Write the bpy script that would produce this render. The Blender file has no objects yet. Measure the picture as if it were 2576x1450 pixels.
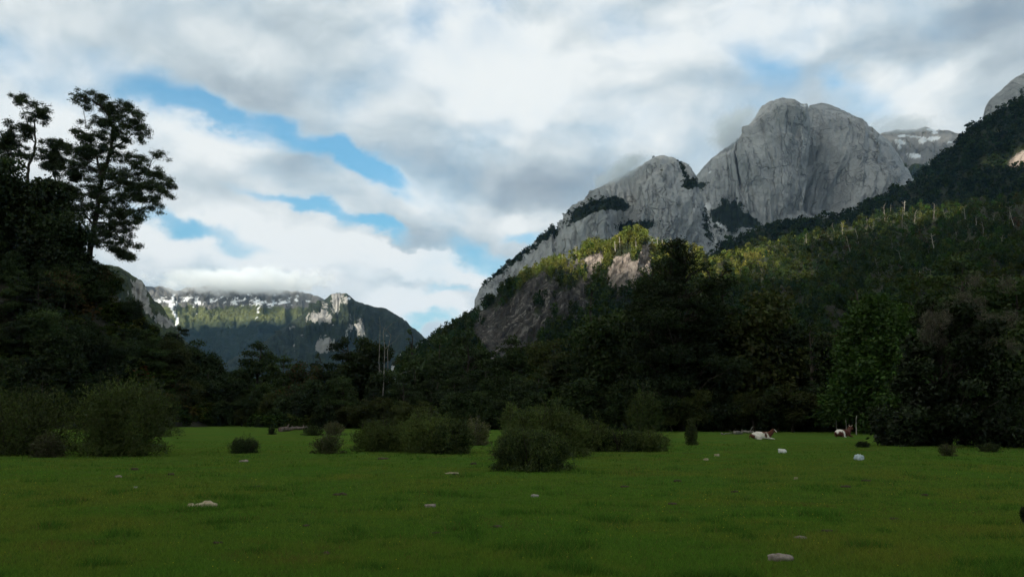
import bpy, math, random
import numpy as np
from math import radians as R, sin, cos, tan, pi, sqrt
from mathutils import Vector, Matrix

# ------------------------------------------------------------------ camera
sc = bpy.context.scene
COL = sc.collection
F_PX, CX, CY = 2144.0, 1288.0, 725.0          # focal length and centre in photo units (2576 x 1450)
EYE = 1.65
PITCH = math.atan((1049.0 - CY) / F_PX)
cam_d = bpy.data.cameras.new("camera")
cam = bpy.data.objects.new("camera", cam_d)
COL.objects.link(cam)
cam.location = (0, 0, EYE)
cam.rotation_euler = (R(90) + PITCH, 0, 0)
cam_d.sensor_width = 36.0
cam_d.lens = 36.0 * F_PX / 2576.0
cam_d.clip_start = 0.1
cam_d.clip_end = 40000
sc.camera = cam

def pix(u, v):
    """direction (x, y, z) of a point of the photograph, y = 1"""
    xc = (np.asarray(u, float) - CX) / F_PX
    yc = (CY - np.asarray(v, float)) / F_PX
    fy = cos(PITCH) - sin(PITCH) * yc
    fz = sin(PITCH) + cos(PITCH) * yc
    return xc / fy, fz / fy

def at(u, v, Y):
    a, b = pix(u, v)
    return np.stack([a * Y, np.asarray(Y, float) + 0 * a, EYE + b * Y], -1)

def on_ground(u, v):
    a, b = pix(u, v)
    Y = -EYE / b
    return float(a * Y), float(Y)

# ------------------------------------------------------------------ sky, sun, exposure
SUN_EL, SUN_AZ = 33.0, -138.0                 # degrees; azimuth from +Y towards +X (negative: from the left, slightly behind)
SUN_DIR = Vector((sin(R(SUN_AZ)) * cos(R(SUN_EL)), cos(R(SUN_AZ)) * cos(R(SUN_EL)), sin(R(SUN_EL))))
world = bpy.data.worlds.new("World")
sc.world = world
world.use_nodes = True
world.cycles.sampling_method = "MANUAL"
world.cycles.sample_map_resolution = 256

class NT:
    """small helper to write node graphs as expressions"""
    def __init__(s, tree):
        s.t = tree; s.n = tree.nodes; s.l = tree.links
    def new(s, typ, **kw):
        n = s.n.new(typ)
        for k, v in kw.items(): setattr(n, k, v)
        return n
    def put(s, sock, val):
        if hasattr(val, "is_output"): s.l.new(val, sock)
        else: sock.default_value = val
    def m(s, op, a, b=None, c=None, clamp=False):
        n = s.new("ShaderNodeMath", operation=op, use_clamp=clamp)
        for i, x in enumerate((a, b, c)):
            if x is not None: s.put(n.inputs[i], x)
        return n.outputs[0]
    def vm(s, op, a, b=None, out=0):
        n = s.new("ShaderNodeVectorMath", operation=op)
        s.put(n.inputs[0], a)
        if b is not None:
            s.put(n.inputs["Scale"] if op == "SCALE" else n.inputs[1], b)
        return n.outputs["Value"] if op in ("LENGTH", "DOT_PRODUCT", "DISTANCE") else n.outputs[0]
    def mapping(s, v, loc=(0, 0, 0), rot=(0, 0, 0), scale=(1, 1, 1), kind="POINT"):
        n = s.new("ShaderNodeMapping", vector_type=kind)
        s.put(n.inputs["Vector"], v)
        n.inputs["Location"].default_value = loc
        n.inputs["Rotation"].default_value = rot
        n.inputs["Scale"].default_value = scale
        return n.outputs[0]
    def noise(s, v, scale, detail=4, rough=0.55, dist=0.0, color=False, lac=2.0, flat=False):
        n = s.new("ShaderNodeTexNoise", noise_dimensions="2D" if flat else "3D")
        s.put(n.inputs["Vector"], v)
        n.inputs["Scale"].default_value = scale
        n.inputs["Detail"].default_value = detail
        n.inputs["Roughness"].default_value = rough
        n.inputs["Lacunarity"].default_value = lac
        n.inputs["Distortion"].default_value = dist
        return n.outputs["Color" if color else "Fac"]
    def ramp(s, x, a, b, lo=0.0, hi=1.0, smooth=True):
        n = s.new("ShaderNodeMapRange", interpolation_type="SMOOTHSTEP" if smooth else "LINEAR")
        s.put(n.inputs["Value"], x)
        for k, v in (("From Min", a), ("From Max", b), ("To Min", lo), ("To Max", hi)): s.put(n.inputs[k], v)
        return n.outputs[0]
    def mix(s, f, a, b, mode="MIX"):
        n = s.new("ShaderNodeMix", data_type="RGBA", blend_type=mode)
        s.put(n.inputs[0], f)
        s.put(n.inputs[6], a if hasattr(a, "is_output") else (*a, 1)); s.put(n.inputs[7], b if hasattr(b, "is_output") else (*b, 1))
        return n.outputs[2]

def build_sky():
    q = NT(world.node_tree); q.n.clear()
    out = q.new("ShaderNodeOutputWorld"); bg = q.new("ShaderNodeBackground")
    bg.inputs["Strength"].default_value = 0.071
    q.l.new(bg.outputs[0], out.inputs[0])
    sky = q.new("ShaderNodeTexSky", sky_type="NISHITA")
    sky.sun_disc = False
    sky.sun_elevation = R(SUN_EL); sky.sun_rotation = R(SUN_AZ)
    sky.altitude = 200; sky.air_density = 1.0; sky.dust_density = 0.4; sky.ozone_density = 1.6
    d = q.new("ShaderNodeTexCoord").outputs["Generated"]
    sp = q.new("ShaderNodeSeparateXYZ"); q.l.new(d, sp.inputs[0])
    az = q.m("ARCTAN2", sp.outputs[0], sp.outputs[1])
    el = q.m("ARCSINE", sp.outputs[2])
    cb = q.new("ShaderNodeCombineXYZ"); q.l.new(az, cb.inputs[0]); q.l.new(el, cb.inputs[1])
    p0 = cb.outputs[0]
    ps = q.mapping(p0, rot=(0, 0, R(12)), scale=(1.0, 1.5, 1.0))       # bands lean down to the right
    w1 = q.vm("SCALE", q.vm("SUBTRACT", q.noise(ps, 4.0, 3, color=True, flat=True), (0.5, 0.5, 0.5)), 0.06)
    w2 = q.vm("SCALE", q.vm("SUBTRACT", q.noise(ps, 17.0, 4, color=True, flat=True), (0.5, 0.5, 0.5)), 0.04)
    p = q.vm("ADD", q.vm("ADD", p0, w1), w2)
    pm = q.vm("ADD", ps, q.vm("SCALE", w1, 1.5))

    def spot(u, v, ru, rv, ang=0.0, soft=0.0):
        """1 inside an ellipse of the sky (centre and radii in photo units), 0 outside"""
        a, b = pix(u, v); A = math.atan(float(a)); E = math.atan(float(b) * cos(A))
        mp = q.mapping(p, loc=(A, E, 0), rot=(0, 0, R(-ang)), scale=(ru / F_PX, rv / F_PX, 1), kind="TEXTURE")
        return q.ramp(q.vm("LENGTH", mp), 1.25, soft + 0.2)
    def total(items):
        s = None
        for amp, *a in items:
            t = q.m("MULTIPLY", spot(*a), amp)
            s = t if s is None else q.m("ADD", s, t)
        return s
    gaps = total([
        (0.62, 470, 268, 190, 58, 14), (0.64, 620, 312, 180, 50, 12), (0.60, 800, 356, 150, 42, 14), (0.8, 895, 400, 100, 46, 40), (0.6, 950, 455, 80, 36, 30),
        (0.66, 440, 566, 120, 32, 18), (0.62, 560, 604, 140, 30, 14), (0.60, 720, 518, 140, 26, 14), (0.68, 860, 562, 150, 28, 14), (0.6, 960, 592, 90, 24, 14),
        (0.7, 1215, 652, 120, 38, 18), (0.72, 1330, 605, 90, 24, 0), (0.7, 1085, 805, 70, 24, 0), (0.4, 1150, 735, 80, 14, 0),
        (0.42, 1060, 40, 70, 80, 60), (0.3, 1240, 5, 80, 30, 0),
        (0.27, 1905, 172, 110, 60, 20), (0.36, 2100, 205, 70, 34, 10), (0.30, 2170, 255, 110, 44, 20),
        (0.34, 1500, 15, 170, 50, 20), (0.40, 40, 170, 280, 70, 14), (0.34, 330, 180, 300, 60, 14),
    ])
    big = q.noise(pm, 3.0, 5, 0.5, flat=True)
    fine = q.noise(q.mapping(pm, loc=(3.1, 1.7, 0)), 8.0, 6, 0.52, flat=True)
    dens = q.m("ADD", q.m("MULTIPLY", q.m("SUBTRACT", big, 0.5), 0.6), q.m("MULTIPLY", q.m("SUBTRACT", fine, 0.5), 0.95))
    dens = q.m("SUBTRACT", q.m("ADD", dens, 0.66), gaps)
    cover = q.ramp(dens, -0.30, 0.78)
    # brightness of the cloud: lit tops, grey undersides, lit edges towards the sun
    lights = total([
        (0.75, 1150, 100, 300, 160, 20), (0.55, 1270, 240, 260, 170, 20), (0.5, 500, 355, 230, 70, 18), (0.7, 640, 640, 450, 110, 5),
        (1.0, 1130, 690, 200, 50, 8), (0.9, 1060, 775, 140, 45, 5), (0.6, 1000, 655, 260, 30, 8), (0.6, 560, 335, 190, 40, 14), (0.5, 520, 600, 200, 40, 10), (0.45, 1480, 190, 230, 170, 0), (0.5, 2300, 235, 260, 90, 10),
        (0.55, 1850, 70, 320, 110, 0), (0.3, 150, 60, 340, 110, 10), (0.5, 80, 320, 240, 140, 10), (0.35, 1620, 330, 220, 70, -20), (0.45, 1330, 560, 130, 40, 0), (0.4, 980, 480, 250, 50, 8),
        (-0.55, 1240, 450, 260, 80, 8), (-0.32, 1420, 350, 240, 130, 30), (-0.4, 480, 165, 450, 70, 14), (-0.5, 1480, 490, 220, 100, 0),
        (-0.45, 2330, 95, 360, 65, -8), (-0.5, 2520, 160, 150, 240, 0), (-0.45, 820, 440, 190, 60, 12), (-0.5, 1080, 615, 250, 40, 10), (-0.4, 640, 715, 360, 40, 0), (-0.45, 1140, 722, 150, 22, 4),
        (-0.35, 2030, 250, 230, 70, 15), (-0.15, 700, 60, 300, 60, 0),
    ])
    fine_b = q.noise(q.mapping(pm, loc=(3.1 - 0.014, 1.7 + 0.026, 0)), 8.0, 4, 0.5, flat=True)
    relief = q.m("MULTIPLY", q.m("SUBTRACT", fine, fine_b), 0.75)
    br = q.m("ADD", q.m("ADD", 0.72, q.m("MULTIPLY", lights, 0.54)), relief)
    br = q.m("ADD", br, q.m("MULTIPLY", q.m("SUBTRACT", big, 0.5), 0.22))
    # thin edges of a cloud are white
    br = q.m("ADD", br, q.ramp(dens, 0.75, 0.1, 0.0, 0.10))
    cr = q.new("ShaderNodeValToRGB"); q.l.new(br, cr.inputs[0])
    e = cr.color_ramp.elements
    e[0].position = 0.0; e[0].color = (0.25, 0.315, 0.375, 1)
    e[1].position = 1.0; e[1].color = (0.90, 0.945, 0.95, 1)
    x = e.new(0.4); x.color = (0.39, 0.475, 0.54, 1)
    x = e.new(0.7); x.color = (0.60, 0.69, 0.735, 1)
    cloud = q.vm("SCALE", cr.outputs[0], 10.0)
    blue = q.vm("SCALE", q.mix(1.0, sky.outputs[0], SKY_GAIN, "MULTIPLY"), q.ramp(el, 0.05, 0.35, 0.6, 1.0))
    q.l.new(q.mix(q.m("ADD", q.m("MULTIPLY", cover, 0.9), 0.1), blue, cloud), bg.inputs["Color"])
SKY_GAIN = (1.0, 1.85, 1.85)
build_sky()
sun_d = bpy.data.lights.new("sun", "SUN")
sun_d.energy = 5.0; sun_d.angle = R(0.5); sun_d.color = (1.0, 0.93, 0.80)
sun = bpy.data.objects.new("sun", sun_d)
COL.objects.link(sun)
sun.rotation_euler = SUN_DIR.to_track_quat("Z", "Y").to_euler()
sun.location = (-300, -100, 900)
sc.view_settings.view_transform = "Standard"
sc.view_settings.look = "None"
sc.view_settings.exposure = 0.5
sc.view_settings.gamma = 1.0
sc.cycles.use_denoising = True
try: sc.cycles.denoiser = "OPENIMAGEDENOISE"
except Exception: pass
sc.cycles.use_adaptive_sampling = True
sc.cycles.adaptive_threshold = 0.02
sc.cycles.adaptive_min_samples = 8
sc.cycles.max_bounces = 6
sc.cycles.diffuse_bounces = 3
sc.cycles.transparent_max_bounces = 8

# ------------------------------------------------------------------ tools
rng = np.random.default_rng(7)
def _hash(ix, iy, iz, seed):
    h = (ix.astype(np.int64) * 374761393 + iy.astype(np.int64) * 668265263 + iz.astype(np.int64) * 2147483647 + seed * 974634777) & 0x7FFFFFFF
    h = ((h ^ (h >> 13)) * 1274126177) & 0x7FFFFFFF
    h = ((h ^ (h >> 15)) * 2246822519) & 0x7FFFFFFF
    return (h ^ (h >> 16)) / 0x7FFFFFFF
def vnoise(x, y, z=0.0, seed=0):
    """smooth value noise, -1 .. 1"""
    x, y, z = np.broadcast_arrays(np.asarray(x, float), np.asarray(y, float), np.asarray(z, float))
    fx, fy, fz = np.floor(x), np.floor(y), np.floor(z)
    def s(t): return t * t * t * (t * (t * 6 - 15) + 10)
    tx, ty, tz = s(x - fx), s(y - fy), s(z - fz)
    r = 0
    for dx in (0, 1):
        for dy in (0, 1):
            for dz in (0, 1):
                w = (tx if dx else 1 - tx) * (ty if dy else 1 - ty) * (tz if dz else 1 - tz)
                r = r + w * _hash(fx + dx, fy + dy, fz + dz, seed)
    return r * 2 - 1
def fbm(x, y, z=0.0, octs=4, seed=0, gain=0.5, ridged=False):
    r, a, t, f = 0, 1.0, 0, 1.0
    for k in range(octs):
        n = vnoise(np.asarray(x) * f + 17.3 * k, np.asarray(y) * f - 9.1 * k, np.asarray(z) * f, seed + k)
        r = r + a * ((1 - 2 * np.abs(n)) if ridged else n); t += a; a *= gain; f *= 2.03
    return r / t
def sstep(x, a, b):
    t = np.clip((np.asarray(x, float) - a) / (np.asarray(b, float) - a), 0, 1)
    return t * t * (3 - 2 * t)

def np_mesh(name, V, F, mat=None, parent=None, smooth=False, attrs=None):
    """one mesh object from arrays; F is (m,3) or (m,4)"""
    V = np.ascontiguousarray(V, np.float32).reshape(-1, 3); F = np.ascontiguousarray(F, np.int32)
    me = bpy.data.meshes.new(name)
    me.vertices.add(len(V)); me.vertices.foreach_set("co", V.ravel())
    k = F.shape[1]
    me.loops.add(F.size); me.loops.foreach_set("vertex_index", F.ravel())
    me.polygons.add(len(F)); me.polygons.foreach_set("loop_start", np.arange(0, F.size, k, dtype=np.int32))
    try: me.polygons.foreach_set("loop_total", np.full(len(F), k, np.int32))
    except Exception: pass
    me.polygons.foreach_set("use_smooth", np.full(len(F), bool(smooth)))
    for nm, (dom, arr) in (attrs or {}).items():
        arr = np.asarray(arr, np.float32)
        if arr.ndim == 2:
            if arr.shape[1] == 3: arr = np.concatenate([arr, np.ones((len(arr), 1), np.float32)], 1)
            a = me.attributes.new(nm, "FLOAT_COLOR", dom); a.data.foreach_set("color", arr.ravel())
        else:
            a = me.attributes.new(nm, "FLOAT", dom); a.data.foreach_set("value", arr)
    me.update(calc_edges=True); me.validate()
    if mat: me.materials.append(mat)
    return link(name, me, parent)
def link(name, data, parent=None):
    o = bpy.data.objects.new(name, data); COL.objects.link(o)
    if parent is not None: o.parent = parent
    return o
def tag(o, label=None, cat=None, group=None, kind=None):
    for k, v in (("label", label), ("category", cat), ("group", group), ("kind", kind)):
        if v: o[k] = v
    return o
def empty(name, loc, label, cat, group=None, rz=0.0, s=1.0):
    o = link(name, None); o.location = loc; o.rotation_euler = (0, 0, rz); o.scale = (s, s, s) if np.isscalar(s) else s
    return tag(o, label, cat, group)
def dup(root, loc, rz=0.0, s=1.0, label=None, group=None):
    r = root.copy(); COL.objects.link(r)
    r.location = loc; r.rotation_euler = (0, 0, rz); r.scale = (s, s, s) if np.isscalar(s) else s
    if label: r["label"] = label
    if group: r["group"] = group
    for ch in KIDS.get(root.name, []):
        c = ch.copy(); COL.objects.link(c); c.parent = r
    return r
KIDS = {}

def grid_faces(nu, nt, flip=False):
    i, j = np.meshgrid(np.arange(nu - 1), np.arange(nt - 1), indexing="ij")
    a = (i * nt + j).ravel()
    F = np.stack([a, a + nt, a + nt + 1, a + 1], 1)
    return F[:, ::-1] if flip else F

class Geo:
    """collects tubes and lumps into one mesh"""
    def __init__(s): s.V = []; s.F = []; s.n = 0
    def add(s, V, F):
        s.V.append(np.asarray(V, float)); s.F.append(np.asarray(F) + s.n); s.n += len(V)
    def tube(s, pts, rad, sides=6, cap=True, wob=0.0):
        pts = np.asarray(pts, float); n = len(pts); rad = np.broadcast_to(np.asarray(rad, float), (n,))
        T = np.gradient(pts, axis=0); T /= np.linalg.norm(T, axis=1)[:, None] + 1e-9
        ref = np.array([0.31, 0.95, 0.05]) if abs(T[0][2]) > 0.6 else np.array([0, 0, 1.0])
        A = np.cross(T, ref); A /= np.linalg.norm(A, axis=1)[:, None] + 1e-9
        B = np.cross(T, A)
        ph = np.arange(sides) / sides * 2 * pi
        rr = rad[:, None] * (1 + wob * vnoise(np.cos(ph)[None] * 1.5 + 5, np.sin(ph)[None] * 1.5, np.arange(n)[:, None] * 0.6))
        V = pts[:, None] + rr[..., None] * (np.cos(ph)[None, :, None] * A[:, None] + np.sin(ph)[None, :, None] * B[:, None])
        F = []
        for i in range(n - 1):
            for k in range(sides):
                a, b = i * sides + k, i * sides + (k + 1) % sides
                F.append((a, b, b + sides, a + sides))
        V = V.reshape(-1, 3)
        if cap:
            for i, e in ((0, 0), (n - 1, n - 1)):
                c = len(V); V = np.concatenate([V, pts[e][None]], 0)
                for k in range(sides):
                    a, b = i * sides + k, i * sides + (k + 1) % sides
                    F.append((a, b, c, c) if i else (b, a, c, c))
        s.add(V, F)
    def build(s, name, mat, parent=None, smooth=True, attrs=None):
        V = np.concatenate(s.V); F = np.concatenate(s.F)
        me = bpy.data.meshes.new(name)
        me.from_pydata(V.tolist(), [], [tuple(dict.fromkeys(f)) for f in F.tolist()])
        me.polygons.foreach_set("use_smooth", np.full(len(me.polygons), smooth)); me.update()
        if mat: me.materials.append(mat)
        return link(name, me, parent)

# ------------------------------------------------------------------ materials
def material(name):
    m = bpy.data.materials.new(name); m.use_nodes = True
    q = NT(m.node_tree); q.n.clear()
    out = q.new("ShaderNodeOutputMaterial")
    return m, q, out
def surface(q, out, color, rough=0.9, bump=None, dist=0.1, strength=1.0, spec=0.2):
    b = q.new("ShaderNodeBsdfPrincipled")
    q.put(b.inputs["Base Color"], color if hasattr(color, "is_output") else (*color, 1))
    q.put(b.inputs["Roughness"], rough)
    b.inputs["Specular IOR Level"].default_value = spec
    if bump is not None:
        n = q.new("ShaderNodeBump"); q.put(n.inputs["Height"], bump)
        n.inputs["Distance"].default_value = dist; n.inputs["Strength"].default_value = strength
        q.l.new(n.outputs[0], b.inputs["Normal"])
    q.l.new(b.outputs[0], out.inputs["Surface"])
    return b
def attr(q, name, out="Fac"):
    n = q.new("ShaderNodeAttribute"); n.attribute_name = name
    return n.outputs[out]
def leaf_material(name, trans=0.3, gloss=0.0, vary=0.35):
    """leaves: the colour of each leaf is the 'tint' of its face, varied a little from plant to plant"""
    m, q, out = material(name)
    c = attr(q, "tint", "Color")
    oi = q.new("ShaderNodeObjectInfo").outputs["Random"]
    c = q.vm("SCALE", c, q.ramp(oi, 0, 1, 1 - vary, 1 + vary, smooth=False))
    d = q.new("ShaderNodeBsdfDiffuse"); q.l.new(c, d.inputs[0])
    t = q.new("ShaderNodeBsdfTranslucent"); q.l.new(q.mix(1.0, c, (1.1, 1.15, 0.6), "MULTIPLY"), t.inputs[0])
    mx = q.new("ShaderNodeMixShader"); mx.inputs[0].default_value = trans
    q.l.new(d.outputs[0], mx.inputs[1]); q.l.new(t.outputs[0], mx.inputs[2])
    res = mx.outputs[0]
    if gloss:
        g = q.new("ShaderNodeBsdfGlossy"); g.inputs["Roughness"].default_value = 0.45
        m2 = q.new("ShaderNodeMixShader"); m2.inputs[0].default_value = gloss
        q.l.new(res, m2.inputs[1]); q.l.new(g.outputs[0], m2.inputs[2]); res = m2.outputs[0]
    q.l.new(res, out.inputs["Surface"])
    return m
LEAF = leaf_material("leaves", 0.3, 0.015)
FOREST = leaf_material("forest_leaves", 0.3, 0.0, 0.0)

def bark_material(name, dark, light, scale=6.0):
    m, q, out = material(name)
    p = q.new("ShaderNodeTexCoord").outputs["Object"]
    n = q.noise(q.mapping(p, scale=(1, 1, 0.25)), scale, 4)
    surface(q, out, q.mix(q.ramp(n, 0.35, 0.7), dark, light), 0.95, n, 0.05)
    return m
BARK = bark_material("bark", (0.022, 0.018, 0.013), (0.07, 0.058, 0.045))
GREYWOOD = bark_material("grey_wood", (0.10, 0.09, 0.078), (0.25, 0.23, 0.20))
PALEWOOD = bark_material("pale_wood", (0.22, 0.20, 0.17), (0.42, 0.385, 0.32))

# ------------------------------------------------------------------ the meadow
def gz(x, y):
    """height of the meadow"""
    r = np.hypot(x, y)
    k = sstep(r, 3, 14) * (1 - sstep(r, 250, 900))
    return k * (0.10 * fbm(np.asarray(x) * 0.09, np.asarray(y) * 0.09, 0, 3, 3) + 0.035 * fbm(np.asarray(x) * 0.5, np.asarray(y) * 0.5, 0, 2, 9))

def grass_ground():
    m, q, out = material("meadow_ground")
    p = q.new("ShaderNodeTexCoord").outputs["Object"]
    n1 = q.noise(p, 0.16, 4, 0.6); n2 = q.noise(p, 1.4, 5, 0.6); n3 = q.noise(p, 14.0, 4, 0.65); n4 = q.noise(q.mapping(p, loc=(9, 4, 2)), 0.35, 5, 0.6)
    c = q.mix(q.ramp(n1, 0.35, 0.65), (0.070, 0.142, 0.024), (0.094, 0.136, 0.024))
    c = q.mix(q.ramp(n2, 0.48, 0.72), c, (0.050, 0.110, 0.018))
    n6 = q.noise(q.mapping(p, loc=(3, 8, 1)), 0.8, 6, 0.65)
    c = q.mix(q.ramp(n4, 0.56, 0.72, 0, 0.85), c, (0.100, 0.110, 0.024))
    c = q.mix(q.ramp(n6, 0.60, 0.72, 0, 0.5), c, (0.066, 0.062, 0.018))
    c = q.mix(q.ramp(n6, 0.38, 0.28, 0, 0.6), c, (0.11, 0.15, 0.016))
    c = q.mix(q.ramp(n3, 0.3, 0.7, 0.0, 0.6), c, q.mix(0.5, c, (0.012, 0.028, 0.004)))
    n5 = q.noise(p, 60.0, 3, 0.7)
    h = q.m("ADD", q.m("MULTIPLY", n3, 0.6), n5)
    surface(q, out, c, 1.0, h, 0.06, 0.9, 0.0)
    return m
GROUND = grass_ground()
rings = np.concatenate([[0.0], np.geomspace(1.5, 120, 170), np.geomspace(125, 14000, 50)])
ths = np.linspace(0, 2 * pi, 361)
rr, tt = np.meshgrid(rings, ths, indexing="ij")
gx, gy = rr * np.sin(tt), rr * np.cos(tt)
ground = np_mesh("meadow", np.stack([gx, gy, gz(gx, gy)], -1), grid_faces(len(rings), len(ths), True), GROUND, smooth=True)
tag(ground, "short cropped green pasture spreading to the forest edge", "meadow", kind="structure")

# ------------------------------------------------------------------ mountains
def project(V):
    """photo coordinates of points"""
    V = np.asarray(V, float); x, y, z = V[..., 0], V[..., 1], V[..., 2] - EYE
    f = cos(PITCH) * y + sin(PITCH) * z; up = cos(PITCH) * z - sin(PITCH) * y
    return CX + F_PX * x / f, CY - F_PX * up / f

def smooth1(a, k):
    if k < 2: return a
    w = np.hanning(k + 2)[1:-1]; w /= w.sum()
    return np.convolve(np.pad(a, (k // 2, k - 1 - k // 2), mode="edge"), w, "valid")

class Mountain:
    """a massif: crest (u, v, depth) in photo units, foot depth, and a back that falls away behind it"""
    def __init__(s, crest, foot, nu, nt, prof=(1.4, 0.9), back=1.0, foot_z=-15.0, smooth=5, jag=0.0, jagf=0.02, seed=0, lip=0.3):
        c = np.array(crest, float)
        s.u = np.linspace(c[0, 0], c[-1, 0], nu)
        v = smooth1(np.interp(s.u, c[:, 0], c[:, 1]), smooth)
        v = v + jag * fbm(s.u * jagf, s.u * 0 + seed * 3.1, 0, 5, seed)
        Yc = smooth1(np.interp(s.u, c[:, 0], c[:, 2]), smooth * 3)
        s.v0 = v
        C = at(s.u, v, Yc)
        f = np.array(foot, float); Yb = smooth1(np.interp(s.u, f[:, 0], f[:, 1]), smooth * 3)
        ratio = C[:, 0] / C[:, 1]
        nf = int(nt * 0.8); nb = nt - nf
        t = np.linspace(0, 1, nf)
        a, b = prof
        g = t ** a; h = 1 - (1 - t) ** (1 / b) if b < 1 else t ** (1 / b)
        Y = Yb[:, None] + (Yc - Yb)[:, None] * g[None]
        Z = foot_z + (C[:, 2] - foot_z)[:, None] * h[None]
        tb = np.linspace(0, 1, nb + 1)[1:]
        depth = (C[:, 2] - foot_z) * back + 60
        Yk = Yc[:, None] + depth[:, None] * tb[None]
        Zk = foot_z + (C[:, 2] - foot_z)[:, None] * (1 - tb[None] ** 2)
        Y = np.concatenate([Y, Yk], 1); Z = np.concatenate([Z, Zk], 1)
        s.V = np.stack([ratio[:, None] * Y, Y, Z], -1)
        s.nu, s.nt, s.nf = nu, nt, nf
        s.h = np.concatenate([h, 1 - tb * 0.0]); s.H = C[:, 2]
    def px(s): return project(s.V)
    def push(s, d):
        """move every point along its smoothed outward normal"""
        gu = np.gradient(s.V, axis=0); gt = np.gradient(s.V, axis=1)
        n = np.cross(gu, gt); n /= np.linalg.norm(n, axis=-1, keepdims=True) + 1e-9
        s.V = s.V + n * d[..., None]
    def toward(s, d):
        """move every point towards the valley (along the line of depth), keeping its place across"""
        s.V[..., 1] -= d; 
    def refit(s):
        """settles the heights so that the skyline keeps the outline it was given"""
        for _ in range(3):
            u, v = s.px()
            top = np.full(s.nu, 9e9)
            for i in range(s.nu):
                w = np.abs(u - s.u[i]) < (s.u[1] - s.u[0]) * 1.5
                top[i] = np.where(w, v, 9e9)[max(0, i - 30):i + 31].min()
            err = smooth1(np.clip(np.where(top < 9e8, s.v0 - top, 0), -60, 60), 9)
            j = s.V[..., 1] / F_PX
            s.V[..., 2] -= err[:, None] * j * (np.clip(s.V[..., 2] / s.H[:, None], 0, 1) ** 2)
    def build(s, name, mat, label, attrs=None):
        o = np_mesh(name, s.V, grid_faces(s.nu, s.nt), mat, smooth=True, attrs={k: ("POINT", a.ravel()) for k, a in (attrs or {}).items()})
        return tag(o, label, "mountain", kind="structure")
    def scatter(s, n, dens, seed=0, front=True):
        """n random points on the surface, accepted with probability dens(u, v, P)"""
        r = np.random.default_rng(seed)
        m = (s.nf if front else s.nt) - 1
        P = s.V
        A = np.linalg.norm(np.cross(P[1:, :-1] - P[:-1, :-1], P[:-1, 1:] - P[:-1, :-1]), axis=-1)[:, :m]
        # weight by the area the picture sees, so that far slopes do not take all the trees
        w = (A / (P[:-1, :m, 1] ** 1.6)).ravel(); w /= w.sum()
        k = r.choice(len(w), n, p=w); i, j = k // m, k % m
        a, b = r.random(n)[:, None], r.random(n)[:, None]
        Q = (P[i, j] * (1 - a) + P[i + 1, j] * a) * (1 - b) + (P[i, j + 1] * (1 - a) + P[i + 1, j + 1] * a) * b
        u, v = project(Q)
        keep = r.random(n) < dens(u, v, Q)
        return Q[keep], u[keep], v[keep]

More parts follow.
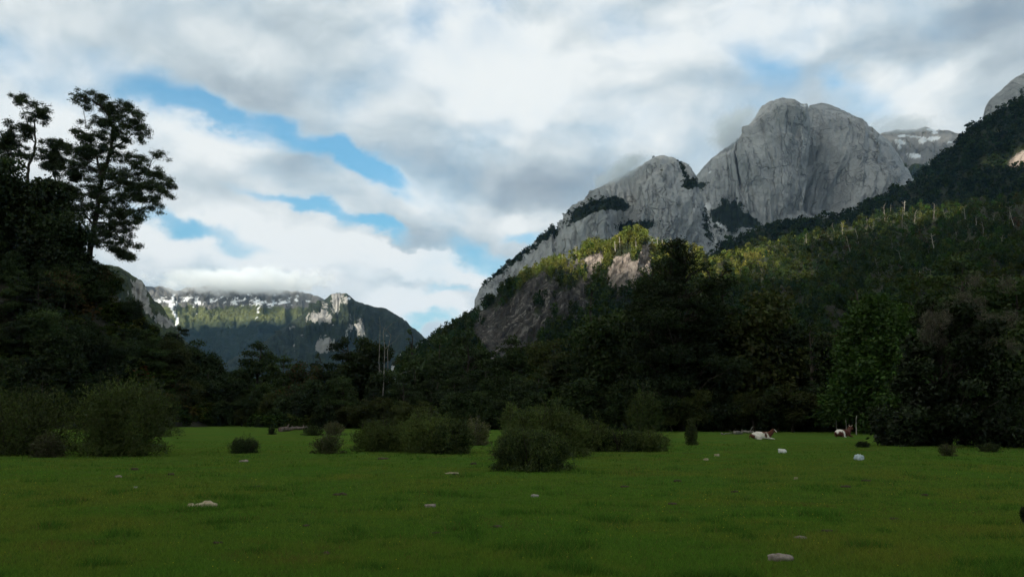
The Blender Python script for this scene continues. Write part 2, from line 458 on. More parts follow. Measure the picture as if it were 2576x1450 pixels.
def rock_material(name, c1, c2, streak, veg_c, bump=3.0, scale=1.0, snow=False, sunlit_warm=None, low_shade=None):
    m, q, out = material(name)
    p = q.new("ShaderNodeTexCoord").outputs["Object"]
    ps = q.mapping(p, scale=(scale, scale, scale))
    a = q.noise(ps, 0.006, 6, 0.6)
    st = q.noise(q.mapping(p, scale=(scale, scale * 0.4, scale * 0.10)), 0.065, 6, 0.62)        # water streaks down the face
    st2 = q.noise(q.mapping(p, scale=(scale, scale * 0.4, scale * 0.07), loc=(50, 3, 9)), 0.017, 4, 0.55)
    f = q.noise(ps, 0.07, 7, 0.65)
    c = q.mix(q.ramp(a, 0.35, 0.65), c1, c2)
    c = q.mix(q.ramp(st, 0.52, 0.74, 0, 0.5), c, streak)
    c = q.mix(q.ramp(st2, 0.56, 0.72, 0, 0.55), c, streak)
    c = q.mix(q.ramp(f, 0.60, 0.80, 0, 0.4), c, tuple(x * 0.4 for x in streak))
    # fine joints: thin dark lines, most of them running down the face, some across it
    pw = q.vm("ADD", p, q.vm("SCALE", q.noise(ps, 0.012, 3, 0.6, color=True), 60.0 / scale))
    j1 = q.m("ABSOLUTE", q.m("SUBTRACT", q.noise(q.mapping(pw, scale=(scale, scale * 0.5, scale * 0.22)), 0.020, 3, 0.5), 0.5))
    j2 = q.m("ABSOLUTE", q.m("SUBTRACT", q.noise(q.mapping(pw, scale=(scale * 0.45, scale * 0.4, scale * 1.1), rot=(0, 0.35, 0)), 0.014, 4, 0.55), 0.5))
    gate = q.ramp(q.noise(q.mapping(ps, loc=(400, 30, 70)), 0.012, 3, 0.6), 0.42, 0.62)
    jt = q.m("MAXIMUM", q.m("MULTIPLY", q.ramp(j1, 0.016, 0.0), 0.75), q.m("MULTIPLY", q.ramp(j2, 0.012, 0.0), gate))
    c = q.mix(q.m("MULTIPLY", jt, 0.42), c, tuple(x * 0.35 for x in streak))
    pl = q.ramp(q.noise(q.mapping(p, scale=(scale, scale * 0.5, scale * 0.3), loc=(7, 90, 3)), 0.03, 6, 0.7), 0.56, 0.70, 0, 0.55)
    c = q.mix(pl, c, tuple(min(0.6, x * 1.35) for x in c2))
    if sunlit_warm:
        pr = q.mapping(q.mapping(pw, rot=(0, -0.62, 0)), scale=(1, 0.3, 0.05))
        stp = q.noise(pr, 0.30, 4, 0.6)
        c = q.mix(q.ramp(stp, 0.50, 0.62, 0, 0.75), c, tuple(x * 0.6 for x in streak))
        c = q.mix(q.ramp(stp, 0.44, 0.36, 0, 0.8), c, (0.20, 0.185, 0.17))
        st = stp
    if sunlit_warm: c = q.mix(q.m("MULTIPLY", attr(q, "sunlit_warm"), 0.8), c, q.mix(q.ramp(st, 0.42, 0.62), sunlit_warm, tuple(x * 0.33 for x in sunlit_warm)))  # sunlight on the slabs painted as a warm pale tone over dark rock
    vg = q.m("ADD", attr(q, "veg"), q.m("MULTIPLY", q.m("SUBTRACT", q.noise(ps, 0.03, 7, 0.72), 0.5), 2.2))
    vf = q.ramp(vg, 0.46, 0.60)
    vc = q.mix(q.ramp(q.noise(ps, 0.06, 4, 0.6), 0.35, 0.65), tuple(x * 0.5 for x in veg_c), veg_c)
    if low_shade: vc = q.mix(attr(q, "forest"), vc, low_shade)      # shade on the lower slope, put into its green as darker forest
    c = q.mix(vf, c, vc)
    if snow: c = q.mix(attr(q, "snow"), c, (0.80, 0.83, 0.86))
    h = q.m("SUBTRACT", q.m("ADD", q.m("ADD", f, q.m("MULTIPLY", st, 0.9)), q.m("MULTIPLY", a, 1.0)), q.m("MULTIPLY", jt, 0.5))
    surface(q, out, c, 0.9, h, bump, 1.0, 0.15)
    return m
GRANITE = rock_material("granite", (0.345, 0.365, 0.38), (0.46, 0.475, 0.485), (0.19, 0.20, 0.22), (0.026, 0.038, 0.016), 12.0, snow=True)
FAR_ROCK = rock_material("far_rock", (0.25, 0.25, 0.245), (0.34, 0.33, 0.31), (0.15, 0.15, 0.15), (0.055, 0.072, 0.024), 14.0, 0.45, snow=True)
SLAB = rock_material("slab_rock", (0.04, 0.037, 0.035), (0.075, 0.068, 0.063), (0.03, 0.03, 0.033), (0.028, 0.036, 0.014), 3.0, 3.0, sunlit_warm=(0.36, 0.30, 0.26))  # dark base for shaded rock, pale warm tone for sunlit rock
SOIL = rock_material("forest_floor", (0.02, 0.018, 0.012), (0.03, 0.03, 0.015), (0.012, 0.012, 0.01), (0.03, 0.04, 0.012), 1.0, 2.0)

def blob(u, v, cu, cv, ru, rv, ang=0.0):
    """soft ellipse, 1 at its centre and 0 at its rim"""
    c, s_ = cos(R(ang)), sin(R(ang))
    du, dv = u - cu, v - cv
    a, b = (du * c + dv * s_) / ru, (-du * s_ + dv * c) / rv
    return np.clip(1 - np.hypot(a, b), 0, 1)

# --- the nearer granite dome
m = Mountain([(1000, 900, 1500), (1090, 838, 1550), (1150, 800, 1600), (1190, 762, 1650), (1220, 712, 1680), (1260, 672, 1700), (1310, 635, 1720), (1360, 592, 1750), (1400, 556, 1780),
              (1440, 521, 1800), (1470, 492, 1820), (1500, 472, 1840), (1560, 442, 1880), (1600, 420, 1900), (1625, 405, 1900), (1645, 393, 1900), (1670, 389, 1900), (1690, 394, 1900),
              (1712, 405, 1910), (1735, 413, 1920), (1749, 438, 1930), (1760, 470, 1940), (1775, 520, 1950), (1792, 580, 1960), (1810, 650, 1970), (1850, 760, 1990)],
             [(1000, 1250), (1300, 1350), (1600, 1450), (1850, 1600)], 420, 300, (1.5, 0.75), 0.8, smooth=6, jag=3.0, jagf=0.05, seed=2)
u, v = m.px()
up = np.minimum(1, m.h[None] * 1.15) * np.ones_like(u)
d = 22 * fbm(u * 0.018, v * 0.009, 0, 3, 11) + 10 * fbm((u + 0.45 * v) * 0.05, v * 0.010, 0, 4, 5, ridged=True) + 4 * fbm(u * 0.11, v * 0.045, 0, 4, 6)
d += 6 * fbm((u + 0.3 * v) * 0.16, v * 0.02, 0, 3, 15, ridged=True) + 3 * fbm(u * 0.05, (v + 0.3 * u) * 0.14, 0, 4, 16, ridged=True)
d += 70 * blob(u, v, 1490, 590, 130, 110, -40) + 45 * blob(u, v, 1660, 520, 110, 190) - 60 * blob(u, v, 1570, 560, 40, 130, 10) - 60 * blob(u, v, 1590, 470, 90, 25, -28)
edge = np.clip(m.h[None] * np.ones_like(u), 0, 1)
fade = 1 - 0.85 * sstep(edge, 0.86, 1.0)
m.push(d * fade)
m.refit()
u, v = m.px()
veg = blob(u, v, 1500, 518, 100, 26, -14) * 1.5 + blob(u, v, 1455, 545, 60, 18, -35) * 1.2 + blob(u, v, 1556, 516, 34, 22, 30) * 1.6 + blob(u, v, 1737, 463, 32, 20) * 1.9 + blob(u, v, 1718, 425, 10, 36, -25) * 1.3
veg += blob(u, v, 1590, 572, 60, 26, 5) * 1.6 + blob(u, v, 1640, 560, 36, 20) * 0.9 + blob(u, v, 1780, 570, 20, 80, -8) * 1.0 + blob(u, v, 1500, 625, 90, 9, -30) * 0.9 + blob(u, v, 1570, 600, 70, 8, -8) * .8
crest_line = 1 - sstep(np.abs(m.h - 0.93)[None] * np.ones_like(u), 0.02, 0.12)
veg += crest_line * (1 - sstep(u, 1380, 1480)) * 0.9
veg = np.clip(veg + 0.40 * fbm(u * 0.07, v * 0.12, 0, 5, 8) - 0.08, 0, 1)
m.build("granite_dome", GRANITE, "pale granite dome with a pointed crown and dark scrub ledges, lower and left of the tallest dome", {"veg": veg, "snow": 0 * u})
DOME1, DOME1_VEG = m, veg

# --- the taller dome behind
m = Mountain([(1660, 560, 2500), (1720, 480, 2520), (1750, 442, 2550), (1762, 428, 2560), (1790, 396, 2600), (1820, 374, 2640), (1850, 352, 2680), (1880, 320, 2700), (1896, 295, 2700), (1915, 266, 2700),
              (1935, 253, 2700), (1970, 246, 2700), (1995, 250, 2700), (2010, 262, 2720), (2030, 266, 2800), (2050, 262, 2820), (2070, 259, 2830), (2090, 264, 2830), (2120, 275, 2830), (2150, 290, 2840),
              (2180, 310, 2850), (2210, 336, 2860), (2235, 351, 2870), (2260, 384, 2880), (2280, 418, 2890), (2300, 448, 2900), (2350, 505, 2950), (2420, 580, 3000)],
             [(1660, 2150), (1950, 2150), (2420, 2350)], 440, 330, (1.7, 0.7), 0.6, smooth=5, jag=3.0, jagf=0.05, seed=4)
u, v = m.px()
d = 30 * fbm(u * 0.013, v * 0.006, 0, 3, 21) + 16 * fbm(u * 0.04, v * 0.007, 0, 4, 22, ridged=True) + 6 * fbm(u * 0.10, v * 0.04, 0, 4, 23)
d += 9 * fbm(u * 0.13, v * 0.016, 0, 3, 25, ridged=True) + 4 * fbm(u * 0.05, (v - 0.2 * u) * 0.12, 0, 4, 26, ridged=True)
d += 85 * blob(u, v, 1965, 340, 120, 200, 4) + 60 * blob(u, v, 1900, 440, 110, 150) - 120 * blob(u, v, 2050, 400, 52, 150, -14) - 90 * blob(u, v, 2080, 480, 60, 90) + 90 * blob(u, v, 2150, 380, 70, 190, -18)
d += -80 * blob(u, v, 2215, 430, 34, 130, -24) + 50 * blob(u, v, 2180, 500, 70, 70) - 70 * blob(u, v, 2118, 470, 22, 80, 6) - 50 * blob(u, v, 1975, 370, 30, 26) - 60 * blob(u, v, 2040, 355, 45, 16, 8)
edge = m.h[None] * np.ones_like(u)
m.push(d * (1 - 0.85 * sstep(edge, 0.80, 1.0)))
m.refit()
u, v = m.px()
veg = blob(u, v, 1835, 545, 60, 70, 30) * 2.2 + blob(u, v, 1890, 560, 60, 24, 14) * 1.6 + blob(u, v, 1764, 470, 26, 40) * 1.2
veg = np.clip(veg * 0.8 + 0.45 * fbm(u * 0.06, v * 0.08, 0, 5, 8) - 0.08, 0, 1)
snow = (blob(u, v, 1781, 519, 11, 13) > 0.25) | (blob(u, v, 1815, 568, 26, 7, 35) > 0.35) | (blob(u, v, 2022, 266, 14, 4, -12) > 0.3) | (blob(u, v, 1786, 433, 7, 3, -35) > 0.3)
m.build("granite_dome", GRANITE, "tallest bare granite dome with two rounded summits and a fluted grey face", {"veg": veg, "snow": snow * 1.0})
DOME2, DOME2_VEG = m, veg

# --- the snow-patched mountain behind on the right
m = Mountain([(2080, 400, 3900), (2180, 345, 3950), (2230, 333, 4000), (2280, 326, 4000), (2340, 322, 4000), (2380, 327, 4000), (2412, 336, 4000), (2460, 356, 4000), (2560, 420, 4000), (2700, 520, 4000)],
             [(2080, 3200), (2700, 3300)], 260, 160, (1.3, 0.8), 0.8, smooth=5, jag=6, jagf=0.06, seed=5)
u, v = m.px()
m.push((50 * fbm(u * 0.02, v * 0.02, 0, 4, 31) + 22 * fbm(u * 0.06, v * 0.05, 0, 4, 32, ridged=True)) * (1 - 0.8 * sstep(m.h[None] * np.ones_like(u), 0.85, 1)))
u, v = m.px()
sn = np.maximum.reduce([blob(u, v, 2266, 358, 18, 7, 12), blob(u, v, 2300, 391, 22, 8, 4), blob(u, v, 2321, 352, 12, 8, -20), blob(u, v, 2350, 348, 20, 6, -6), blob(u, v, 2300, 344, 24, 3, 6), blob(u, v, 2270, 342, 14, 4, -4),
                       blob(u, v, 2348, 326, 20, 4, 4), blob(u, v, 2352, 333, 10, 4), blob(u, v, 2388, 357, 7, 3), blob(u, v, 2263, 369, 7, 3)])
snow = sstep(sn + (sn > 0) * 0.3 * fbm(u * 0.12, v * 0.2, 0, 3, 3), 0.10, 0.2)
veg = np.clip(sstep(v, 380, 440) * 0.6 + 0.25 * fbm(u * 0.03, v * 0.06, 0, 4, 8) + 0.2, 0, 1)
m.build("rocky_mountain", FAR_ROCK, "dark rocky mountain with white snow patches, behind the tallest granite dome", {"veg": veg, "snow": snow})

# --- granite wall at the right edge of the view
m = Mountain([(2440, 420, 1900), (2462, 330, 1900), (2474, 292, 1900), (2476, 270, 1900), (2490, 252, 1900), (2510, 235, 1900), (2530, 217, 1900), (2555, 196, 1900), (2590, 172, 1900), (2660, 125, 1900), (2760, 90, 1900), (2900, 150, 1900), (3100, 300, 1900)],
             [(2440, 1650), (3100, 1650)], 200, 200, (1.6, 0.7), 0.8, smooth=3, jag=2, jagf=0.05, seed=6)
u, v = m.px()
m.push((25 * fbm(u * 0.02, v * 0.012, 0, 3, 41) + 9 * fbm(u * 0.06, v * 0.015, 0, 4, 42, ridged=True)) * (1 - 0.85 * sstep(m.h[None] * np.ones_like(u), 0.85, 1)))
u, v = m.px()
veg = np.clip(sstep(v + (u - 2500) * 0.95, 275, 310) * 0.9 + 0.2 * fbm(u * 0.06, v * 0.06, 0, 4, 7), 0, 1) * (1 - blob(u, v, 2576, 260, 60, 40, -30))
m.build("granite_wall", GRANITE, "bare grey granite wall rising above the forested slope at the photo's top corner", {"veg": veg, "snow": 0 * u})

# --- the far mountain across the valley, its top in cloud
m = Mountain([(180, 760, 5600), (330, 716, 5700), (380, 723, 5750), (405, 720, 5800), (440, 728, 5800), (520, 722, 5900), (620, 722, 5900), (720, 728, 5900), (800, 748, 5800), (900, 790, 5700), (1000, 840, 5600), (1100, 900, 5500)],
             [(180, 4900), (1100, 4700)], 420, 240, (1.1, 0.85), 0.6, smooth=7, jag=7, jagf=0.04, seed=7)
u, v = m.px()
m.push((90 * fbm(u * 0.012, v * 0.010, 0, 3, 51) + 26 * fbm(u * 0.03, v * 0.02, 0, 4, 52, ridged=True) + 14 * fbm(u * 0.12, v * 0.12, 0, 3, 53)) * (1 - 0.8 * sstep(m.h[None] * np.ones_like(u), 0.88, 1)))
u, v = m.px()
patch = fbm(u * 0.075 + 0.8 * fbm(u * .05, v * .05, 0, 3, 2), v * 0.13 + 0.02 * u, 0, 5, 55, 0.68)
snow = sstep(patch - np.abs(v - 758) / 55.0 + 0.22 * (1 - sstep(u, 700, 800)), 0.30, 0.37)
gully = np.abs(u - (436 + 6 * np.sin(v * 0.08) + 0.06 * (v - 760))) < (3.2 + 2.0 * fbm(u * .1, v * 0.15, 0, 2, 4))
gully2 = np.abs(u - (657 - (v - 760) * 0.32 + 3 * np.sin(v * .2))) < (1.8 + 1.8 * fbm(u * .1, v * 0.25, 0, 2, 8))
snow = np.maximum(snow, gully * sstep(v, 735, 745) * (1 - sstep(v, 815, 822)))
snow = np.maximum(snow, gully2 * sstep(v, 758, 762) * (1 - sstep(v, 797, 803)) * (fbm(u * .1, v * .3, 0, 2, 9) > -0.2))
veg = np.clip(sstep(v + 8 * fbm(u * 0.03, v * 0.03, 0, 3, 6), 752, 792) * 0.95 + 0.1 * fbm(u * 0.05, v * 0.08, 0, 4, 8) + 0.1, 0, 1)
FAR_GREEN = rock_material("far_slope", (0.10, 0.098, 0.09), (0.16, 0.155, 0.14), (0.06, 0.06, 0.058), (0.105, 0.118, 0.044), 14.0, 0.4, snow=True, low_shade=(0.022, 0.032, 0.018))
MOUNT = {"far": m}
m.build("snowy_mountain", FAR_GREEN, "long green mountain with snow streaks below its cloud-covered ridge, far across the valley", {"veg": veg, "snow": snow, "forest": sstep(v + 14 * fbm(u * 0.03, v * 0.05, 0, 4, 66) + (u - 600) * 0.05, 792, 826)})  # the forest mask darkens the lower slope with painted shade

# --- the rocky knob in front of it
m = Mountain([(520, 940, 4000), (600, 890, 4050), (680, 850, 4100), (740, 806, 4200), (780, 777, 4250), (812, 753, 4300), (828, 739, 4300), (850, 733, 4300), (868, 737, 4300), (890, 755, 4300), (920, 768, 4300), (960, 772, 4250), (1000, 793, 4200), (1040, 826, 4150), (1065, 846, 4100), (1120, 900, 4050)],
             [(520, 3500), (1120, 3500)], 360, 220, (1.5, 0.75), 0.6, smooth=4, jag=3, jagf=0.06, seed=8)
u, v = m.px()
m.push((60 * fbm(u * 0.02, v * 0.012, 0, 3, 61) + 26 * fbm(u * 0.06, v * 0.02, 0, 4, 62, ridged=True) + 60 * blob(u, v, 800, 800, 60, 60)) * (1 - 0.85 * sstep(m.h[None] * np.ones_like(u), 0.88, 1)))
u, v = m.px()
rock = blob(u, v, 850, 752, 52, 34) * 1.7 + blob(u, v, 815, 795, 50, 34, -20) * 1.9 + blob(u, v, 895, 820, 45, 40, 30) * 1.35 + blob(u, v, 815, 868, 40, 40, 20) * 1.7 + blob(u, v, 940, 845, 50, 18) * 0.8 + blob(u, v, 780, 800, 22, 16) * 1.2
veg = np.clip(1.14 - 0.62 * rock + 0.75 * fbm(u * 0.10, v * 0.045, 0, 5, 8), 0, 1)
KNOB = rock_material("knob_rock", (0.25, 0.245, 0.235), (0.38, 0.37, 0.345), (0.13, 0.13, 0.135), (0.028, 0.038, 0.019), 16.0, 0.45, snow=True)
MOUNT["knob"] = m
m.build("rocky_knob", KNOB, "round-topped knob of pale cliffs and dark forest closing the far end of the valley", {"veg": veg, "snow": (blob(u, v, 878, 750, 5, 4) > 0.2) * 1.0})

# --- the pale cliff behind the left-hand hill
m = Mountain([(60, 640, 1450), (200, 655, 1500), (290, 672, 1500), (330, 690, 1500), (356, 704, 1500), (370, 728, 1500), (385, 752, 1500), (402, 766, 1500), (420, 788, 1500), (440, 822, 1500), (470, 860, 1500), (540, 930, 1500)],
             [(60, 1250), (540, 1300)], 220, 160, (1.6, 0.7), 0.7, smooth=4, jag=3, jagf=0.08, seed=9)
u, v = m.px()
m.push((16 * fbm(u * 0.02, v * 0.012, 0, 3, 71) + 9 * fbm(u * 0.08, v * 0.02, 0, 4, 72, ridged=True)) * (1 - 0.85 * sstep(m.h[None] * np.ones_like(u), 0.88, 1)))
u, v = m.px()
rock = blob(u, v, 362, 755, 26, 64, -18) * 1.6 + blob(u, v, 345, 720, 18, 30, -30) * 0.9 + blob(u, v, 412, 805, 34, 28, 40) * 1.3
veg = np.clip(1.02 - 0.75 * rock + 0.4 * fbm(u * 0.3, v * 0.06, 0, 3, 88) + 0.4 * fbm(u * 0.10, v * 0.05, 0, 5, 8), 0, 1)
m.build("pale_cliff", FAR_ROCK, "pale grey cliff with a wooded top showing past the dark hill with the tall tree", {"veg": veg, "snow": 0 * u})

# --- the dark forested slope under the granite wall
m = Mountain([(1640, 720, 1250), (1740, 668, 1250), (1800, 632, 1250), (1850, 605, 1260), (1900, 580, 1280), (1950, 565, 1300), (2000, 562, 1300), (2080, 554, 1320), (2150, 534, 1350), (2200, 505, 1380), (2250, 480, 1400), (2300, 450, 1420), (2340, 420, 1430),
              (2380, 385, 1440), (2412, 350, 1450), (2440, 325, 1450), (2480, 298, 1450), (2520, 275, 1450), (2576, 250, 1450), (2660, 200, 1450), (2800, 150, 1450), (3000, 140, 1450), (3300, 250, 1450)],
             [(1640, 900), (3300, 800)], 300, 120, (1.15, 0.95), 0.8, smooth=7, jag=4, jagf=0.03, seed=10)
u, v = m.px()
m.push((30 * fbm(u * 0.008, v * 0.01, 0, 3, 81) + 10 * fbm(u * 0.03, v * 0.03, 0, 3, 82)) * (1 - 0.85 * sstep(m.h[None] * np.ones_like(u), 0.88, 1)))
u, v = m.px()
rock = blob(u, v, 2576, 400, 60, 26, -30) * 2.0 + blob(u, v, 2520, 330, 40, 8, -5) * 0.8
SLOPE_ROCK = np.clip(rock, 0, 1)
m.build("forested_mountain", SLAB, "dark forested mountainside climbing steeply to the photo's edge below the granite wall", {"veg": np.clip(1 - rock, 0, 1), "sunlit_warm": np.clip(rock, 0, 1)})
SLOPE = m

# --- the nearer forested spur in front of it
m = Mountain([(1700, 740, 800), (1780, 672, 820), (1830, 650, 840), (1880, 625, 860), (1905, 614, 880), (1950, 612, 900), (2000, 610, 900), (2050, 594, 900), (2100, 580, 900), (2150, 566, 900), (2200, 548, 900), (2260, 536, 900), (2320, 532, 900),
              (2400, 524, 900), (2480, 514, 900), (2576, 505, 900), (2700, 490, 900), (3000, 480, 900), (3400, 620, 900)],
             [(1700, 420), (2000, 300), (3400, 240)], 260, 140, (1.0, 1.0), 0.8, smooth=9, jag=4, jagf=0.03, seed=12, foot_z=-6)
u, v = m.px()
m.push((14 * fbm(u * 0.008, v * 0.01, 0, 3, 91) + 6 * fbm(u * 0.03, v * 0.03, 0, 3, 92)) * (1 - 0.85 * sstep(m.h[None] * np.ones_like(u), 0.88, 1)) * sstep(m.h[None] * np.ones_like(u), 0, 0.15))
u, v = m.px()
m.build("forested_spur", SOIL, "forested spur with sunlit treetops along its crest, right of the rock slabs", {"veg": 0.5 + 0 * u})
SPUR = m

# --- the ridge with the rock slabs
m = Mountain([(1000, 930, 700), (1060, 880, 720), (1100, 852, 740), (1150, 822, 760), (1200, 792, 780), (1250, 742, 800), (1300, 707, 820), (1350, 679, 830), (1400, 662, 840), (1450, 644, 850), (1500, 628, 850), (1550, 612, 850), (1580, 606, 850),
              (1620, 612, 850), (1680, 622, 850), (1740, 638, 850), (1790, 664, 850), (1830, 690, 850), (1900, 750, 840), (2000, 850, 820)],
             [(1000, 520), (1300, 560), (2000, 560)], 520, 260, (1.5, 0.85), 0.8, smooth=7, jag=3, jagf=0.05, seed=13, foot_z=-6)
u, v = m.px()
d = 12 * fbm(u * 0.012, v * 0.01, 0, 3, 101) + 4 * fbm((u + v * 0.5) * 0.05, v * 0.02, 0, 4, 102, ridged=True) + 2.0 * fbm((u + v * 0.6) * 0.12, v * 0.02, 0, 3, 103, ridged=True)
d += 28 * blob(u, v, 1590, 680, 90, 75, -40) + 14 * blob(u, v, 1500, 660, 50, 40, -30) - 10 * blob(u, v, 1480, 720, 60, 60)
m.push(d * (1 - 0.85 * sstep(m.h[None] * np.ones_like(u), 0.88, 1)) * sstep(m.h[None] * np.ones_like(u), 0, 0.15))
u, v = m.px()
rock = blob(u, v, 1586, 672, 95, 56, -42) * 2.4 + blob(u, v, 1500, 655, 40, 26, -50) * 1.6 + blob(u, v, 1430, 668, 45, 18, -20) * 1.0 + blob(u, v, 1320, 790, 160, 105, -40) * 1.45 + blob(u, v, 1245, 840, 80, 85, -60) * 1.6 + blob(u, v, 1450, 745, 125, 65, -35) * 1.25 + blob(u, v, 1778, 680, 16, 22) * 2.4
rock -= blob(u, v, 1598, 648, 34, 16, -55) * 1.6
SLAB_ROCK_U = u.copy(); 
RIDGE_ROCK = np.clip(rock * 0.75 + 0.75 * fbm((u + v * .5) * 0.035, v * 0.018, 0, 5, 104), 0, 1)
sunlit_warm = np.clip(blob(u, v, 1592, 665, 105, 66, -42) * 2.6 + blob(u, v, 1500, 655, 50, 36) * 1.5 + blob(u, v, 1778, 680, 16, 26) * 2, 0, 1)  # where the slabs have sunlight put into their colour
m.build("rocky_ridge", SLAB, "wooded ridge with tilted pinkish rock slabs below its sunlit crest", {"veg": 1 - RIDGE_ROCK, "sunlit_warm": sunlit_warm})
RIDGE = m

# --- the near hill on the left
m = Mountain([(-1500, 500, 190), (-700, 470, 185), (-300, 470, 180), (-60, 500, 175), (60, 520, 172), (130, 560, 170), (190, 640, 168), (250, 700, 168), (300, 755, 168), (370, 880, 175), (430, 945, 185), (520, 985, 200), (620, 1015, 230), (760, 1040, 260)],
             [(-1500, 90), (-300, 112), (200, 125), (450, 140), (760, 200)], 200, 90, (1.15, 0.9), 0.8, smooth=9, jag=5, jagf=0.02, seed=14, foot_z=-2)
u, v = m.px()
m.push((2.5 * fbm(u * 0.008, v * 0.01, 0, 3, 111) + 0.8 * fbm(u * 0.03, v * 0.03, 0, 3, 112)) * sstep(m.h[None] * np.ones_like(u), 0, 0.15))
m.build("wooded_hill", SOIL, "steep dark wooded hill carrying the tall ragged tree, left of the valley", {"veg": 0.5 + 0 * u})
HILL = m

# ------------------------------------------------------------------ unseen cloud sheet added to shade the valley, gaps shaped for the sun
def shade_cloud_bank():
    H = 2300.0
    S = np.array(SUN_DIR)
    def lift(P):
        k = (H - P[:, 2]) / S[2]
        return P[:, :2] + S[None, :2] * k[:, None]
    x0, x1, y0, y1, st = -6400.0, 2200.0, -5400.0, 5400.0, 32.0
    nx, ny = int((x1 - x0) / st), int((y1 - y0) / st)
    X, Y = np.meshgrid(x0 + st * np.arange(nx), y0 + st * np.arange(ny), indexing="ij")
    hole = np.zeros((nx, ny)); thin = np.zeros((nx, ny))
    def open_for(mt, keep):  # cuts a gap so that sunlight lands on the chosen slope
        u, v = mt.px()
        P = mt.V[:, :mt.nf].reshape(-1, 3); u = u[:, :mt.nf].ravel(); v = v[:, :mt.nf].ravel()
        P = P[keep(u, v)]
        q = lift(P)
        i = ((q[:, 0] - x0) / st).round().astype(int); j = ((q[:, 1] - y0) / st).round().astype(int)
        ok = (i >= 0) & (i < nx) & (j >= 0) & (j < ny)
        hole[i[ok], j[ok]] = 1
    open_for(RIDGE, lambda u, v: (np.abs(v - np.interp(u, [1380, 1450, 1580, 1700, 1850], [655, 640, 635, 645, 665])) < np.interp(u, [1380, 1480, 1580, 1650, 1800, 1850], [10, 28, 62, 52, 46, 24])) & (u > 1385) & (u < 1855))
    open_for(SPUR, lambda u, v: (np.hypot((u - 1915) / 62, (v - 614) / 14) < 1) | (np.hypot((u - 2235) / 110, (v - (560 - (u - 2150) * .15)) / 18) < 1) & (fbm(u * .03, v * .05, 0, 2, 5) > 0.02))
    open_for(SPUR, lambda u, v: (u > 1690) & (u < 1875) & (np.abs(v - 660) < 38))
    open_for(FAR, lambda u, v: (np.abs(v - np.interp(u, [380, 560, 760, 860], [772, 780, 775, 765])) < np.interp(u, [380, 430, 700, 820], [34, 36, 28, 8])) & (u > 380) & (u < 830))
    open_for(FAR, lambda u, v: (u > 420) & (u < 810) & (v < 760))
    open_for(KNOBM, lambda u, v: (u > 755) & (u < 850) & (v < 812))
    open_for(SLOPE, lambda u, v: np.hypot((u - 2570) / 40, (v - 402) / 22) < 1)
    def thin_for(u, v, Y, ru, rv):
        a, b = np.meshgrid(np.linspace(-1, 1, 60), np.linspace(-1, 1, 40)); k = np.hypot(a, b) < 1
        P = at(u + ru * a[k], v + rv * b[k], Y); q = lift(P)
        i = ((q[:, 0] - x0) / st).round().astype(int); j = ((q[:, 1] - y0) / st).round().astype(int)
        thin[i, j] = 1
    thin_for(1842, 325, 2560, 95, 62); thin_for(1560, 432, 1800, 120, 34); thin_for(2260, 318, 3900, 150, 24)  # spots thinned so the sun brightens the low cloud banks
    def blur(a, n):
        for _ in range(n):
            a = (a + np.roll(a, 1, 0) + np.roll(a, -1, 0)) / 3; a = (a + np.roll(a, 1, 1) + np.roll(a, -1, 1)) / 3
        return a
    wide = np.minimum(blur(hole, 14) * 6, 1)
    hole = np.minimum(blur(hole, 1) * 2.2, 1)
    cov = 1.0 - hole * 1.6
    thin = np.minimum(blur(thin, 2) * 1.5, 1)
    # it ends where the photograph shows open sky, and thins out at its own rim
    rim = np.minimum.reduce([X - x0, x1 - X, Y - y0, y1 - Y])
    cov = np.minimum(cov, rim / 900.0 + 0.9 * fbm(X / 800, Y / 800, 0, 4, 3))
    inview = np.minimum(np.minimum((Y * 0.76 - np.abs(X)) / 400.0, (Y - 3750.0) / 300.0), 1)
    cov = np.minimum(cov, -inview + 0.2 * fbm(X / 500, Y / 500, 0, 3, 9))
    th = 150 * sstep(cov, 0.0, 0.9) * (1 - wide) * (1 + 0.6 * fbm(X / 420, Y / 420, 0, 5, 7)) + 4
    clear = 1 - (1 - thin) * sstep(cov + 0.25 * fbm(X / 260, Y / 260, 0, 4, 12), 0.02, 0.6)      # frayed, see-through rims
    top, bot = H + th, H - 0.35 * th * (1 + 0.4 * fbm(X / 300, Y / 300, 0, 4, 8))
    V = np.concatenate([np.stack([X, Y, top], -1).reshape(-1, 3), np.stack([X, Y, bot], -1).reshape(-1, 3)])
    F = grid_faces(nx, ny)
    ok = (cov.ravel()[F] > 0).all(1)
    F = F[ok]; N = nx * ny
    B = F[:, ::-1] + N
    # close the rims
    E = {}
    for f in F:
        for a, b in zip(f, np.roll(f, -1)):
            if (b, a) in E: del E[(b, a)]
            else: E[(a, b)] = 1
    side = np.array([(b, a, a + N, b + N) for a, b in E])
    A = np.concatenate([F, B, side])
    used = np.unique(A); re = np.full(2 * N, -1); re[used] = np.arange(len(used))
    m, q, out = material("shade_cloud_body")
    d = q.new("ShaderNodeBsdfDiffuse"); d.inputs[0].default_value = (0.9, 0.9, 0.9, 1)
    t = q.new("ShaderNodeBsdfTranslucent"); t.inputs[0].default_value = (0.9, 0.9, 0.9, 1)
    mx = q.new("ShaderNodeMixShader"); mx.inputs[0].default_value = 0.5
    q.l.new(d.outputs[0], mx.inputs[1]); q.l.new(t.outputs[0], mx.inputs[2])
    tr = q.new("ShaderNodeBsdfTransparent"); m2 = q.new("ShaderNodeMixShader"); q.l.new(q.ramp(attr(q, "thin"), 0, 1, CLOUD_THIN, 1.0), m2.inputs[0])
    q.l.new(mx.outputs[0], m2.inputs[1]); q.l.new(tr.outputs[0], m2.inputs[2])
    q.l.new(m2.outputs[0], out.inputs["Surface"])
